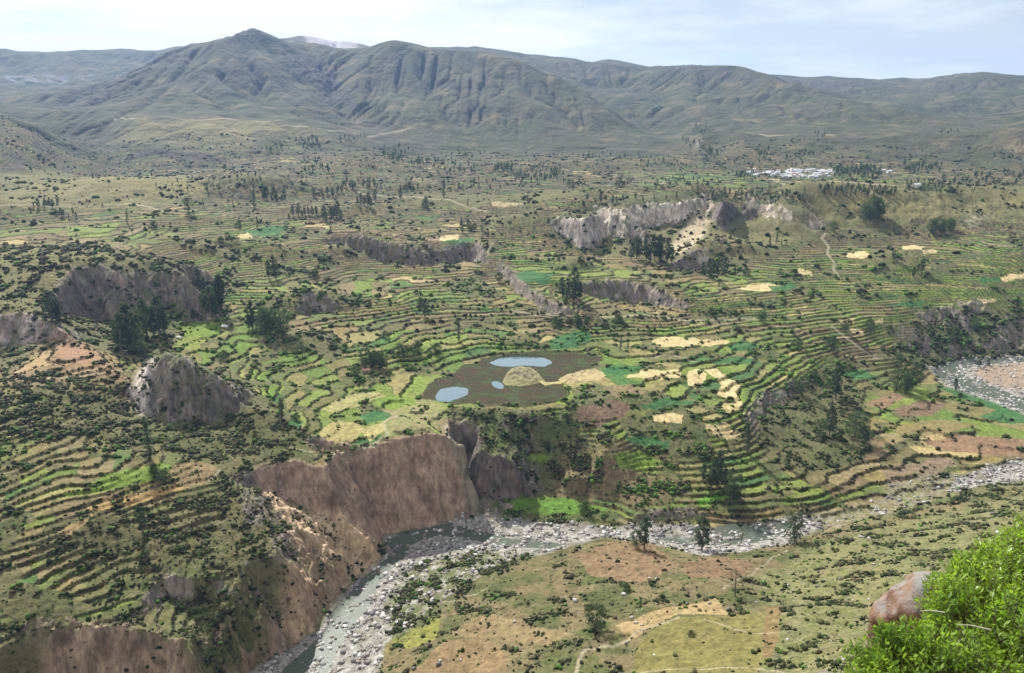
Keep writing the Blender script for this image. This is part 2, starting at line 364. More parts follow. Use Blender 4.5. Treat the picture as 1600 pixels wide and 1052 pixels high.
# ---- mountains: stream erosion on a regular lattice
def erode(x0, x1, y0, y1, d, its, Hs, K, noise):
    gx = np.arange(x0, x1, d); gy = np.arange(y0, y1, d)
    MX, MY = np.meshgrid(gx, gy)
    def samp(F, MX, MY):
        az = np.arctan2(MX, MY); lr = np.log(np.hypot(MX, MY))
        ci = np.interp(az, AZ, np.arange(nc)); ri = np.interp(lr, LV, np.arange(nr))
        c = np.clip(ci.astype(int), 0, nc - 2); r = np.clip(ri.astype(int), 0, nr - 2); fc = ci - c; fr = ri - r
        return (F[r, c]*(1-fc) + F[r, c+1]*fc)*(1-fr) + (F[r+1, c]*(1-fc) + F[r+1, c+1]*fc)*fr
    base = samp(Hs, MX, MY); Z = base + noise(MX, MY)
    ny, nx = Z.shape; idx = np.arange(ny*nx).reshape(ny, nx)
    for it in range(its):
        P = np.pad(Z, 1, mode='constant', constant_values=1e9)
        best = np.zeros_like(Z); rec = idx.copy()
        for dy in (-1, 0, 1):
            for dx in (-1, 0, 1):
                if dx == dy == 0: continue
                q = P[1+dy:1+dy+ny, 1+dx:1+dx+nx]; s = (Z - q)/(d*math.hypot(dx, dy))
                m = s > best; best[m] = s[m]; rec[m] = (idx + dy*nx + dx)[m]
        rf = rec.ravel(); Acc = np.ones(ny*nx); inc = np.ones(ny*nx); self_ = rf == idx.ravel()
        for _ in range(150):
            inc = np.where(self_, 0, inc); 
            inc = np.bincount(rf, inc, ny*nx)
            Acc += inc
            if inc.sum() < 200: break
        Acc = Acc.reshape(ny, nx)
        dz = K*np.sqrt(Acc*d)*np.minimum(best, 1.2)
        zr = Z.ravel()[rf].reshape(ny, nx)
        Z = np.maximum(Z - dz, np.where(best > 0, zr + .1*(Z - zr), Z))
        Z = Z*.80 + .20*(np.pad(Z, 1, mode='edge')[:-2, 1:-1] + np.pad(Z, 1, mode='edge')[2:, 1:-1] + np.pad(Z, 1, mode='edge')[1:-1, :-2] + np.pad(Z, 1, mode='edge')[1:-1, 2:])/4
    D = Z - base
    return gx, gy, D, Acc
def lookup(gx, gy, D, XX, YY):
    fx = np.clip((XX - gx[0])/(gx[1]-gx[0]), 0, len(gx) - 1.001); fy = np.clip((YY - gy[0])/(gy[1]-gy[0]), 0, len(gy) - 1.001)
    i = fx.astype(int); j = fy.astype(int); fx = fx - i; fy = fy - j
    return ((D[j, i]*(1-fx) + D[j, i+1]*fx)*(1-fy) + (D[j+1, i]*(1-fx) + D[j+1, i+1]*fx)*fy).astype(np.float32)
mn = lambda x, y: 24*ridged(x/760 + .3*fbm(x/300, y/300, 2), y/760, 3, .45) + 28*fbm(x/330 + y/900, y/420, 4, .5, 77)
gx, gy, D, Acc = erode(-4800, 4800, 1900, 6900, 13, 10, H0, .30, mn)
rm = RR > 1850; s0 = np.argmax(rm)
Dm = lookup(gx, gy, D, X[s0:], Y[s0:]); Am = lookup(gx, gy, np.log(Acc), X[s0:], Y[s0:])
hb = H0[s0:]
amp = sst(165, 240, hb)*sst(2000, 2500, RRg[s0:])
H[s0:] += (Dm - 8*sst(300, 700, hb)*0)*amp
FLOW = np.zeros_like(H); FLOW[s0:] = Am*amp
print('erode', time.time() - T0, float(D.min()), float(D.max()))
#DETAIL
near = (RRg < 2600)*sst(190, 240, RRg)
gr, ga = grad(blur(H0, 4)); SL = np.hypot(gr, ga)                      # slope of the land before small detail
cliffm = sst(.62, .95, blur(np.hypot(*grad(H0)), 1, 1))*(RRg < 1700)*near; cliffw = blur(cliffm, 4, 4)
# ---- masks drawn on the ground: photo pixels are carried to the ground they fall on
def hit(x, y, F=None):
    F = H if F is None else F
    az, t = ray(x, y); ci = float(np.interp(az, AZ, np.arange(nc))); c = min(int(ci), nc - 2); f = ci - c
    h = F[:, c]*(1-f) + F[:, c+1]*f
    los = CAMZ - RR*t; k = np.where((h >= los) & (RR > 150))[0]
    if len(k) == 0: return az, RR[-3]
    k = k[0]
    d0 = los[k-1] - h[k-1]; d1 = h[k] - los[k]; g = d0/(d0 + d1 + 1e-9)
    r = RR[k-1] + (RR[k] - RR[k-1])*g
    return az, r
def ground(X_, Y_, F=None):
    F = H if F is None else F
    ci = float(np.interp(math.atan2(X_, Y_), AZ, np.arange(nc))); ri = float(np.interp(math.log(math.hypot(X_, Y_)), LV, np.arange(nr)))
    c = min(int(ci), nc - 2); r = min(int(ri), nr - 2); fc = ci - c; fr = ri - r
    return float((F[r, c]*(1-fc) + F[r, c+1]*fc)*(1-fr) + (F[r+1, c]*(1-fc) + F[r+1, c+1]*fc)*fr)
def cells(pts): return [(float(np.interp(a, AZ, np.arange(nc))), float(np.interp(math.log(r), LV, np.arange(nr)))) for a, r in pts]
def polybox(pts, soft=0, wob=0):
    q = cells([hit(*p) for p in pts]); pd = 12 + 3*soft
    x0 = max(int(min(a for a, b in q)) - pd, 0); x1 = min(int(max(a for a, b in q)) + pd + 2, nc); y0 = max(int(min(b for a, b in q)) - pd, 0); y1 = min(int(max(b for a, b in q)) + pd + 2, nr)
    gx_, gy_ = np.meshgrid(np.arange(x0, x1, dtype=np.float32), np.arange(y0, y1, dtype=np.float32))
    sl = (slice(y0, y1), slice(x0, x1))
    if wob:
        gx_ = gx_ + wob*WOBX[sl]; gy_ = gy_ + wob*WOBY[sl]
    ins = np.zeros(gx_.shape, bool)
    for a, b in zip(q, q[1:] + q[:1]):
        if a[1] == b[1]: continue
        ins ^= ((a[1] > gy_) != (b[1] > gy_)) & (gx_ < (b[0]-a[0])*(gy_-a[1])/(b[1]-a[1]) + a[0])
    m = ins.astype(np.float32)
    if soft: m = blur(m, soft)
    return sl, m
WOBX = fbm(X/22, Y/22, 3, .5, 5); WOBY = fbm(X/22, Y/22, 3, .5, 6)
def polymask(pts, soft=0, wob=0):
    """mask (0..1) over the land of an outline given in photo pixels; wob: wobble of its edge"""
    sl, m = polybox(pts, soft, wob)
    o = np.zeros(H.shape, np.float32); o[sl] = m; return o
def dab(col, pts, c, v=1., soft=0, wob=0, f=None):
    """colour the land inside an outline, in place"""
    sl, m = polybox(pts, soft, wob)
    if isinstance(v, np.ndarray): v = v[sl]
    m = np.clip(m*v, 0, 1)
    cc = c if f is None else c*f[sl][..., None]
    col[sl] += (cc - col[sl])*m[..., None]
    return sl, m
def linemask(pts, wid, raw=False):
    """1 on a line, falling to 0 at wid metres"""
    q = [(r*math.sin(a), r*math.cos(a)) for a, r in (pts if raw else [hit(*p) for p in pts])]
    out_ = np.zeros(H.shape, np.float32)
    for a, b in zip(q, q[1:]):
        xs = (a[0], b[0]); ys = (a[1], b[1])
        rr = [math.hypot(*a), math.hypot(*b)]; aa = [math.atan2(*a), math.atan2(*b)]; pad = wid/min(rr)*1.5
        c0, c1 = np.searchsorted(AZ, [min(aa) - pad, max(aa) + pad]); r0, r1 = np.searchsorted(RR, [min(rr) - 2*wid, max(rr) + 2*wid])
        xx, yy = X[r0:r1, c0:c1], Y[r0:r1, c0:c1]
        dx, dy = b[0]-a[0], b[1]-a[1]; t = np.clip(((xx-a[0])*dx + (yy-a[1])*dy)/(dx*dx + dy*dy + 1e-6), 0, 1)
        d = np.hypot(xx - a[0] - t*dx, yy - a[1] - t*dy)
        out_[r0:r1, c0:c1] = np.maximum(out_[r0:r1, c0:c1], 1 - np.clip(d/wid, 0, 1))
    return out_
HB = H.copy()
def union(*m):
    o = m[0]
    for k in m[1:]: o = np.maximum(o, k)
    return o
# water
W_RIVER = union(
    polymask(((602,842),(640,833),(690,825),(725,822),(760,832),(800,842),(850,843),(882,849),(868,855),(820,856),(770,850),(720,838),(680,836),(655,843),(640,855),(628,874),(606,893),(590,915),(582,940),(560,965),(545,990),(528,1015),(512,1052),(470,1130),(330,1300),(240,1300),(340,1160),(425,1062),(452,1036),(486,1008),(508,985),(518,960),(545,928),(562,905),(588,884),(612,862)), wob=3),
    polymask(((1030,842),(1060,838),(1130,843),(1170,835),(1200,823),(1235,813),(1248,816),(1228,832),(1180,848),(1110,852),(1060,850)), wob=2),
    polymask(((1110,826),(1150,822),(1190,820),(1215,822),(1195,834),(1150,838),(1112,838)), wob=1))
W_BEND = polymask(((1458,578),(1475,568),(1512,563),(1560,559),(1640,556),(1640,561),(1560,568),(1525,571),(1500,580),(1515,590),(1550,602),(1600,622),(1660,645),(1660,668),(1600,642),(1560,626),(1500,606),(1468,592)), wob=2)
POND_A = polymask(((765,566),(780,560),(815,557),(850,560),(862,566),(850,571),(800,571),(775,569)), wob=4)
POND_B = polymask(((682,618),(692,610),(712,606),(728,607),(730,614),(715,622),(700,627),(684,626)), wob=5)
POND_C = polymask(((768,598),(774,595),(786,601),(784,606),(775,604)), wob=.5)
BED = union(
    polymask(((598,842),(640,832),(690,822),(735,810),(760,800),(790,812),(850,818),(900,816),(960,826),(1000,818),(1060,820),(1150,828),(1230,806),(1255,806),(1285,808),(1280,826),(1240,846),(1180,860),(1100,868),(1050,856),(1000,845),(940,838),(905,850),(850,866),(800,872),(740,905),(690,935),(650,975),(600,1010),(590,1060),(540,1150),(400,1350),(100,1350),(300,1150),(390,1052),(450,1018),(490,992),(512,955),(555,905),(590,880),(606,860)), wob=5),
    polymask(((1450,572),(1500,560),(1660,550),(1660,680),(1600,648),(1540,624),(1480,604)), wob=3))
WASH = polymask(((1255,806),(1330,796),(1385,778),(1380,760),(1440,745),(1500,742),(1500,768),(1440,788),(1380,803),(1290,830),(1250,838)), wob=4)
BED = np.maximum(BED, polymask(((1480,765),(1495,748),(1540,730),(1640,712),(1640,748),(1560,754),(1500,767)), wob=4))
SANDBAR = polymask(((1520,578),(1560,570),(1660,565),(1660,632),(1600,612),(1540,598)), wob=3)
MARSH = polymask(((655,622),(668,600),(700,585),(725,572),(760,560),(800,551),(860,549),(920,552),(940,560),(930,575),(900,585),(880,600),(890,612),(870,628),(830,632),(760,634),(700,630)), wob=9)
ISLET = polymask(((788,592),(795,580),(812,573),(832,576),(846,590),(852,596),(838,600),(815,605),(790,603),(785,598)))
FLAT = polymask(((760,785),(800,778),(850,775),(900,785),(960,800),(975,812),(900,812),(850,812),(800,806),(765,798)), wob=3)
water_all = union(W_RIVER, W_BEND, POND_A, POND_B, POND_C)
print('masks', time.time() - T0)
flat_keep = blur(union(water_all, BED, MARSH, FLAT), 4)
# ---- relief of middle size
VSM = blur(polymask(((560,1200),(590,1052),(660,985),(770,915),(880,880),(1050,885),(1240,870),(1400,830),(1640,790),(1640,1200))), 5)
und = 2.8*fbm(X/105, Y/105, 3, .5, 3)*sst(60, 78, H0) + VSM*3.5*ridged(X/70 + Y/160, Y/60, 3, .5, 7) + 2.0*fbm(X/40, Y/40, 3, .5, 4)
und = und + sst(850, 1250, RRg)*sst(.5, .0, cliffw)*11*fbm(X/185, Y/185, 3, .55, 14)
H = H + und*(1 - cliffw*.7)*near*(1 - np.clip(flat_keep, 0, 1))*sst(.0, .10, SL + .05)
# flutes on the cliffs
wx = X + 4*fbm(X/15, Y/15, 2, .5, 8); wy = Y + 4*fbm(X/15, Y/15, 2, .5, 9)
sc_ = np.clip(RRg/600, 1, 2.2)
BOWLV = polymask(((838,640),(900,645),(1000,700),(1010,790),(960,800),(860,778),(842,740),(835,700)), 4)
PINN = polymask(((215,620),(236,555),(265,540),(330,565),(415,640),(380,665),(260,675)), 3)
MAINC = blur(polymask(((380,738),(460,705),(520,715),(600,680),(680,665),(705,670),(750,810),(600,850),(560,840),(390,762))), 5)
FLU = ridged(wx/(15*sc_), wy/(60*sc_), 3, .5, 2)
H += cliffw*near*(7.5*sc_*(FLU - .55) + 1.6*sc_*fbm(X/5, Y/5, 3, .6, 11))*(1 - .70*MAINC)*(1 - .75*BOWLV)*(1 - np.clip(flat_keep, 0, 1))
H += PINN*cliffw*(6.5*ridged(wx/13, Y/22 + X/30, 4, .6, 15) - 1.5)
# badland slopes: tan slope by the river, bottom left, bowl
BAD = blur(union(polymask(((385,745),(440,775),(520,812),(600,850),(590,885),(555,905),(512,958),(490,992),(440,1030),(380,1060),(300,1060),(290,1000),(330,950),(420,880),(460,860),(440,820),(400,780))),
    polymask(((700,636),(760,640),(850,655),(845,700),(850,740),(845,770),(800,735),(760,705),(700,680))),
    polymask(((60,1000),(300,1000),(380,1060),(380,1110),(60,1110)))), 4)
MAINS = polymask(((395,760),(450,790),(520,820),(600,852),(585,885),(540,905),(490,890),(440,820)), 4)
H += BAD*(1 - np.clip(flat_keep, 0, 1))*((2.6 + 2.2*MAINS)*(ridged(wx/16, wy/16, 4, .6, 21) - .1))
print('relief', time.time() - T0)
# ---- knolls
BARE = np.zeros_like(H)
for x_, y_, rm_, hh_, bare in ((310,395,28,10,1),(580,362,70,8,.6),(395,300,60,15,.7),(440,298,50,13,.5),(720,325,95,12,.8),(850,318,80,12,.8),(800,352,45,10,.7),(640,300,50,9,.3),(1300,312,110,15,1),(1380,312,60,10,1),(1540,310,95,16,1),(60,412,75,8,1),(1390,412,38,9,.8),(1105,394,22,10,1),(1145,394,18,9,1),(960,300,60,10,.4),(520,300,50,9,.3),(150,300,110,10,1),(250,296,90,9,1),(0,330,50,14,.8),(300,345,50,9,.3),(350,386,20,9,.7),(740,398,25,7,.8),(880,412,30,7,.7),(905,416,18,8,.8),(1250,300,60,8,.4),(1450,330,60,9,.7),(640,408,30,5,.4),(815,533,20,5,.8),(470,532,26,5,.7),(490,470,30,6,.9),(1010,500,25,4,.3),(200,585,20,4,.6),(560,330,40,9,.4),(700,300,60,10,.3),(1080,300,50,8,.2),(1210,345,35,8,.8),(600,470,18,4,.3),(420,395,30,8,.3),(545,395,30,7,.6)):
    az_, r_ = hit(x_, y_); bx_, by_ = r_*math.sin(az_), r_*math.cos(az_)
    d2 = ((X - bx_)**2*.6 + (Y - by_)**2)/rm_**2
    g_ = np.exp(-d2)*(1 + .35*WOBX*np.minimum(d2, 2)); H += 1.3*hh_*g_*(1 - cliffw*.8); BARE = np.maximum(BARE, bare*sst(.35, .7, g_))
# ---- terraces
NOT = union(polymask(((205,600),(236,548),(262,540),(320,570),(400,610),(470,660),(480,700),(400,720),(300,720),(235,690))),     # pinnacle and its scrub slope
    polymask(((60,505),(90,440),(150,398),(300,405),(330,460),(320,520),(200,560),(60,545),(0,600),(0,380),(90,395))),
    polymask(((1000,810),(960,770),(900,740),(860,700),(900,690),(940,720),(1000,740),(1090,765),(1000,800))),
    polymask(((1180,640),(1230,600),(1290,570),(1330,590),(1360,660),(1350,720),(1260,740),(1190,700))),
    polymask(((1380,560),(1450,500),(1640,470),(1640,555),(1500,558),(1440,575))),
    polymask(((860,345),(940,318),(1090,300),(1270,325),(1280,370),(1170,410),(1150,430),(1060,430),(1050,405),(930,400),(880,385))),
    polymask(((1240,318),(1640,290),(1640,350),(1500,345),(1400,345),(1280,350))),
    polymask(((0,270),(280,270),(330,300),(250,320),(0,320))),
    polymask(((560,1052),(640,1000),(700,960),(720,1200),(560,1200))), polymask(((950,1200),(985,1020),(1040,965),(1200,940),(1280,840),(1640,740),(1640,1200))))
NOT = np.maximum(blur(NOT, 3), BARE)
NSC = fbm(X/140, Y/140, 3, .55, 31)
TER = (1 - NOT)*(1 - cliffw)*(1 - np.clip(blur(union(water_all, BED, FLAT), 3)*1.6, 0, 1))*(1 - np.clip(MARSH, 0, 1))*(1 - np.clip(BAD*1.6, 0, 1))
TER *= sst(2500, 2150, RRg)*np.maximum(sst(-.42, -.22, NSC), sst(1050, 1300, RRg))
NEARL = blur(polymask(((-200,1200),(-200,600),(200,600),(420,700),(520,830),(480,900),(300,1000),(100,1000),(-50,1200))), 5)
TPATCH = fbm(X/48, Y/26, 3, .55, 33)
TER *= 1 - VSM*sst(.08, -.12, TPATCH)*.9
TER *= 1 - NEARL*sst(.02, -.2, TPATCH)*.85
TER *= 1 - .9*sst(.04, -.22, TPATCH + .22*gnoise(X/20, Y/12))*(.45 + .55*sst(.3, .0, np.abs(NSC)))*(1 - NEARL)
gr, ga = grad(blur(H, 3)); SLt = np.hypot(gr, ga)
step = np.where(H < 64, 2.4, 1.75)
tt = np.where(H < 64, H/2.4, 64/2.4 + (H - 64)/1.75) + .25*fbm(X/60, Y/60, 2, .5, 12) + .024*np.maximum(RRg - 880, 0)/1.75
kk = np.floor(tt); ff = tt - kk
wd = np.clip(np.maximum(1.6, RRg*.0018*2.2 + np.clip(RRg - 1100, 0, 900)*.004)*SLt/step, .07, .42); wd = np.maximum(wd, .30*sst(950, 1350, RRg))
fl = sst(1 - wd, 1, ff)
AMP = np.clip(.45 + .75*hash2(kk, np.floor(X/55 + 3*hash2(kk, kk*0, 8)), 4), .4, 1)
riser = (ff > 1 - wd).astype(np.float32)
Ht = H + step*(fl - ff)*AMP
nearleft = sst(420, 380, RRg)*0
H = H*(1 - TER) + Ht*TER
riser *= TER > .35
# scrub roughness on real ground
rough = (1 - np.clip(flat_keep, 0, 1))*(RRg < 1500)*near
H += rough*(1 - TER*.8)*(.55*fbm(X/4.2, Y/4.2, 3, .6, 41))
print('terraces', time.time() - T0)
# ---- colours of the ground (surface colours; the terrace risers also carry painted shade)
def C(r, g, b): return np.array([((v/255 + .055)/1.055)**2.4 if v > 10 else v/255/12.92 for v in (r, g, b)], np.float32)
def lay(col, m, c):
    if isinstance(c, np.ndarray) and c.ndim == 1: c = c[None, None, :]
    return col + (c - col)*np.clip(m, 0, 1)[..., None]
Z1 = fbm(X/45, Y/45, 4, .55, 51); Z2 = fbm(X/9, Y/9, 3, .6, 52); Z3 = fbm(X/260, Y/260, 3, .5, 53)
col = np.zeros(H.shape + (3,), np.float32) + C(96, 94, 60)
col = lay(col, sst(-.2, .35, Z1), C(80, 88, 48)); col = lay(col, sst(0, .5, Z2)*.6, C(112, 102, 72)); col = lay(col, sst(.1, .5, Z3)*.5, C(116, 108, 74))
# mountains: dry grass, olive scrub in the gullies, grey crags
mtn = sst(2000, 2500, RRg)
mc = np.zeros_like(col) + C(76, 74, 54)
XM, YM = X/1.0, Y/1.0
mc = lay(mc, sst(-.3, .4, fbm(X/380, Y/380, 4, .6, 61)), C(70, 74, 46)); mc = lay(mc, sst(3.2, 6.5, FLOW)*.75, C(64, 72, 38)); mc = lay(mc, sst(.1, .6, fbm(X/90, Y/90, 3, .6, 62))*.65, C(108, 98, 70))
grm, gam = grad(H); slm = np.hypot(grm, gam)
mc = lay(mc, sst(.75, 1.15, slm)*.8, C(74, 66, 58))
mc = lay(mc, sst(.22, .5, fbm(X/55, Y/55, 3, .6, 63))*.55*sst(800, 300, H), C(58, 66, 36))
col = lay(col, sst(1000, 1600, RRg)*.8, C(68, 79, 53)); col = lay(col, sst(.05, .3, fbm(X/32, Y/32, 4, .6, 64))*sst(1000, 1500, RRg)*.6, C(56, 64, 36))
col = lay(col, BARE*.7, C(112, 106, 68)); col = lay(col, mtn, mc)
# ploughland, meadow and crop on the terraces
a_ = X + .45*Y + 14*fbm(X/50, Y/50, 2, .5, 71)
Lk = 22 + 48*hash2(kk, kk*0 + 3)
ai = a_/Lk + 40*hash2(kk, kk*0 + 9); ci_ = np.floor(ai); ca = ai - ci_
hs = hash2(kk, ci_, 1); hs2 = hash2(kk, ci_, 2); hs3 = hash2(kk, ci_, 3)
# lushness of the land
lush = np.zeros(H.shape, np.float32)
for pts, v in ((((480,560),(620,520),(760,520),(900,510),(1000,520),(1200,520),(1330,560),(1350,600),(1170,640),(1160,700),(1000,720),(880,640),(690,640),(640,690),(520,700),(460,660),(400,610)), 1.0),
    (((240,500),(330,480),(400,500),(450,530),(560,560),(520,620),(420,620),(350,580),(250,560)), .9),
    (((330,400),(520,420),(500,450),(560,520),(400,500),(330,470)), .6), (((540,420),(800,440),(820,500),(560,500)), .55),
    (((760,360),(880,400),(1000,420),(960,460),(880,480),(820,440)), .75), (((1060,440),(1300,400),(1640,400),(1640,500),(1400,540),(1100,510)), .75),
    (((1370,590),(1640,610),(1640,690),(1350,660)), .85), (((1000,690),(1160,700),(1250,740),(1280,790),(1000,800),(900,740)), .8),
    (((760,770),(980,790),(980,815),(760,805)), 1.0), (((0,335),(420,345),(500,360),(300,375),(0,372)), .45), (((1000,290),(1000,268),(1450,275),(1400,292)), .45), (((0,700),(130,690),(260,720),(340,735),(250,800),(120,800),(0,870)), .45), (((0,870),(120,860),(120,960),(0,1000)), .5)):
    sl, m_ = polybox(pts, 12); lush[sl] = np.maximum(lush[sl], m_*v)
lush = np.clip(lush + .22*Z1 + .10, 0, 1)
dry = [C(118,104,72), C(104,94,62), C(134,118,84), C(92,86,54), C(112,92,68), C(128,112,70)]
grn = [C(98,118,46), C(84,110,42), C(110,124,52), C(62,104,44), C(112,128,54), C(88,116,38), C(136,126,78), C(112,104,64), C(100,98,58), C(88,98,52), C(124,114,72)]
em = C(58, 94, 50)
fc = np.zeros_like(col)
di = np.minimum((hs*len(dry)).astype(int), len(dry)-1); gi = np.minimum((hs*len(grn)).astype(int), len(grn)-1)
dryc = np.array(dry)[di]; grnc = np.array(grn)[gi]
isg = (hs2 < lush*1.15 + .03)
fc = np.where(isg[..., None], grnc, dryc)
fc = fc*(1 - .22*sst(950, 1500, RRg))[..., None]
fc = np.where(((hs3 < .035*lush) & isg)[..., None], em, fc)
fc = np.where(((hs3 > .975) & (RRg > 560))[..., None], C(166, 146, 100), fc)
rowd = np.sin((X*np.cos(hs*3) + Y*np.sin(hs*3))*2*np.pi/3.2)*(hs2 > .5)*(RRg < 900)
fc = fc*(1 + .30*Z2 + .24*fbm(X/3.5, Y/3.5, 3, .6, 74) + .07*rowd)[..., None]
fc = fc + (fc*0 + C(104, 102, 58) - fc)*(.12 + .4*sst(.0, .5, fbm(X/18, Y/18, 3, .6, 75)))[..., None]
fmask = (TER > .35)*sst(-.55, -.1, NSC + lush*.6 + .3*hs2 - .1)
fmask = fmask*(1 - NEARL*sst(.45, .1, lush)*.8)
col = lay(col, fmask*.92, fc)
edge = np.minimum(ca, 1 - ca)*Lk
col = lay(col, (edge < np.maximum(.9, RRg*.0012))*fmask*(hash2(ci_, kk, 5) > .35)*.75, C(74, 78, 40))
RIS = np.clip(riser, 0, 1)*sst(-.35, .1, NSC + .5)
rsc = np.zeros_like(col) + C(50, 44, 31); rsc = lay(rsc, sst(-.2, .3, Z2), C(37, 42, 24)); rsc = lay(rsc, sst(850, 1300, RRg)*.9, C(34, 40, 28)); rsc = lay(rsc, sst(.25, .5, gnoise(X/14, Y/14))*.7, C(96, 84, 64))  # riser scrub and stone, darkened further to paint in the shadow of each step
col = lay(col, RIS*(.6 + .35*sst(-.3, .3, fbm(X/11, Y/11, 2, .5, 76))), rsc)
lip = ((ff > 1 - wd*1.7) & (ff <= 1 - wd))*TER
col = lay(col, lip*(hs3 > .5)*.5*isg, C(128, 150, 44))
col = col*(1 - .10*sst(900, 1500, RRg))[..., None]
scrub = np.clip((1 - fmask)*(1 - mtn) , 0, 1)*sst(-.5, .3, Z1 + .3)
